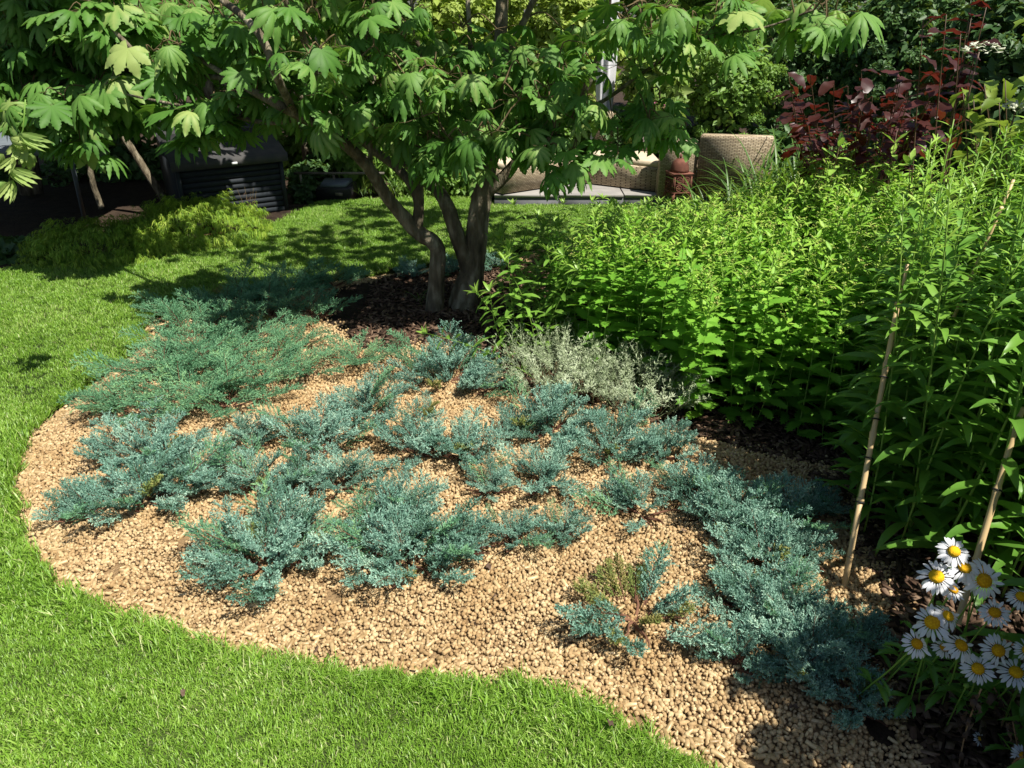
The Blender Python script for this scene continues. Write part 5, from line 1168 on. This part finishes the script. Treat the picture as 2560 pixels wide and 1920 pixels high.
for k, (cx, cy, dia, o_, lab) in enumerate(DZ):
    x, y = crop(cx, cy); dep = 1.78 if dia > 120 else 1.95
    if o_ < .7: dep += .06
    d = ray(x, y); c = np.array([0, 0, CAM_H]) + d * dep; sz = dia * .3489 * dep / (FPX / K) / .073
    base = np.array([c[0] + U(-.05, .12), c[1] + U(.05, .2), float(bed_z([(c[0], c[1])])[0])])
    t = thing('daisy', 'white daisy with yellow disc, ' + lab, 'daisy', tuple(c), 0, 'white daisies at the lower right')
    t.rotation_euler = (-.45 + U(-.3, .35), U(-.35, .3), U(0, 6.28)); t.rotation_euler = Euler((0, 0, 0))
    tilt = Matrix.Rotation(.50 + U(-.3, .4), 4, 'X') @ Matrix.Rotation(U(-.3, .35), 4, 'Y')
    part('disc', DM, t, tilt @ Matrix.Diagonal((sz * 1.0, sz, sz, 1)) @ Matrix.Translation((0, 0, .002)))
    npet = random.choice((19, 21, 22, 24)); dr = U(-.35, .2)
    for i in range(npet):
        a = 6.283 * i / npet + U(-.06, .06); part('petal', random.choice(PM), t, tilt @ XF((-math.sin(a) * .0100 * sz, math.cos(a) * .0100 * sz, -.0012 * (i % 2)), a, dr + U(-.18, .18) - (U(.3, .8) if random.random() < .08 else 0), U(-.25, .25), sz * U(.86, 1.06)))
    e = base - c; P = smooth_path([(0, 0, -.003), e * .35 + np.array([0, 0, 0]) + np.array([U(-.01, .01), 0, -.02]), e * .7, e], 4)
    part('stem', mesh('stem', *tube(P, .0021, 6), M['stem'], smooth=True), t)
    for i in range(5): part('leaf', random.choice(DL), t, XF(at_path(P, U(.35, .95)), U(0, 6.28), U(0, .8), 0, U(.5, .95)))
for cx, cy, lab in ((960, 640, 'closed green daisy bud between the upper and lower flower clusters'), (1360, 830, 'small daisy bud standing above the right hand flowers'), (1130, 1150, 'drooping daisy bud under the lowest flower')):
    x, y = crop(cx, cy); c = np.array([0, 0, CAM_H]) + ray(x, y) * 1.84; t = thing('daisy_bud', lab, 'flower bud', tuple(c), 0, 'daisy buds'); V, F = lump(4, 1.0); V = V / np.linalg.norm(V, axis=1)[:, None] * np.array([.007, .007, .006])
    part('bud', mesh('bud', V, F, M['stem'], smooth=True), t); e = np.array([c[0] + .05, c[1] + .08, -.02]) - c; part('stem', mesh('stem', *tube(smooth_path([(0, 0, -.004), e * .4, e], 4), .0018, 5), M['stem']), t)
# withered lower leaves and dry stalks among the daisy stems
WD = [mesh('leaf', *lance(.05, .016, 1.6, .5, 0, 5, .5, .3), M['dead'], tint=.5) for _ in range(3)]
random.seed(12)
for k in range(26):
    x, y = U(.98, 1.55), U(.75, 1.42); h = U(.18, .42)
    if x < 1.05 and y > 1.2: continue
    t = thing('dry_daisy_stalk', 'withered brown daisy stalk with curled dead leaves in the shade below the flowers', 'dry stalk', (x, y, -.04), U(0, 6), 'withered stalks under the daisies')
    P = smooth_path([(0, 0, 0), (U(-.03, .03), U(-.03, .03), h * .5), (U(-.07, .07), U(-.07, .07), h)], 4); part('stem', mesh('stem', *tube(P, .0019, 5), M['dry_stem']), t)
    for i in range(15): part('leaf', random.choice(WD), t, XF(at_path(P, U(.1, 1)), U(0, 6.28), U(-1.2, .3), 0, U(.5, 1.1)))
# leafy plants around the daisies, and the shrub right of the viewpoint whose shade falls on the bed
bush('right_shrub', 'leafy shrub right of the daisies, its shade falling over them', 'shrub', (1.82, .72, 1.35), (.52, .45, .45), 'b_mid', 2300, .07, clump=50, tr=.02)
bush('right_shrub', 'tall leafy shrub beyond the right edge shading the lower bed', 'shrub', (2.15, 1.15, .6), (.42, .40, .5), 'b_dark', 3600, .07, clump=40, tr=.02)
# fallen leaves
random.seed(31)
FLM = [mesh('fallen_leaf', *lance(.035, .022, U(-.8, .8), .5, 0, 5, .5, .3), M['dead'], tint=.95) for _ in range(3)]
for x, y, lab in ((1058, 1244, 'brown fallen leaf on pellets below the front right juniper'), (1660, 1238, 'pinkish dry leaf lying on the shaded juniper'), (1700, 1560 - 20, 'dark fallen leaf on the pellets near the bottom edge'), (400, 1525, 'curled brown leaf on the lawn at lower left'),
                  (1480, 1160, 'dry brown leaf at the foot of the right hand mass'), (735, 700, 'dry leaf on bark by the shadow edge'), (1325, 1590, 'grey dead leaf on the lawn edge near the bottom')):
    p = G(x, y); z = float(bed_z([p[:2]])[0]) + .02 if not inpoly([p[:2]], lawn_poly)[0] else .035
    if 'lying on the shaded' in lab: z += .07
    solo('fallen_leaf', random.choice(FLM), lab, 'fallen leaf', XF((p[0], p[1], z), U(0, 6), U(-.2, .2), U(-.3, .3), U(.6, .9)))
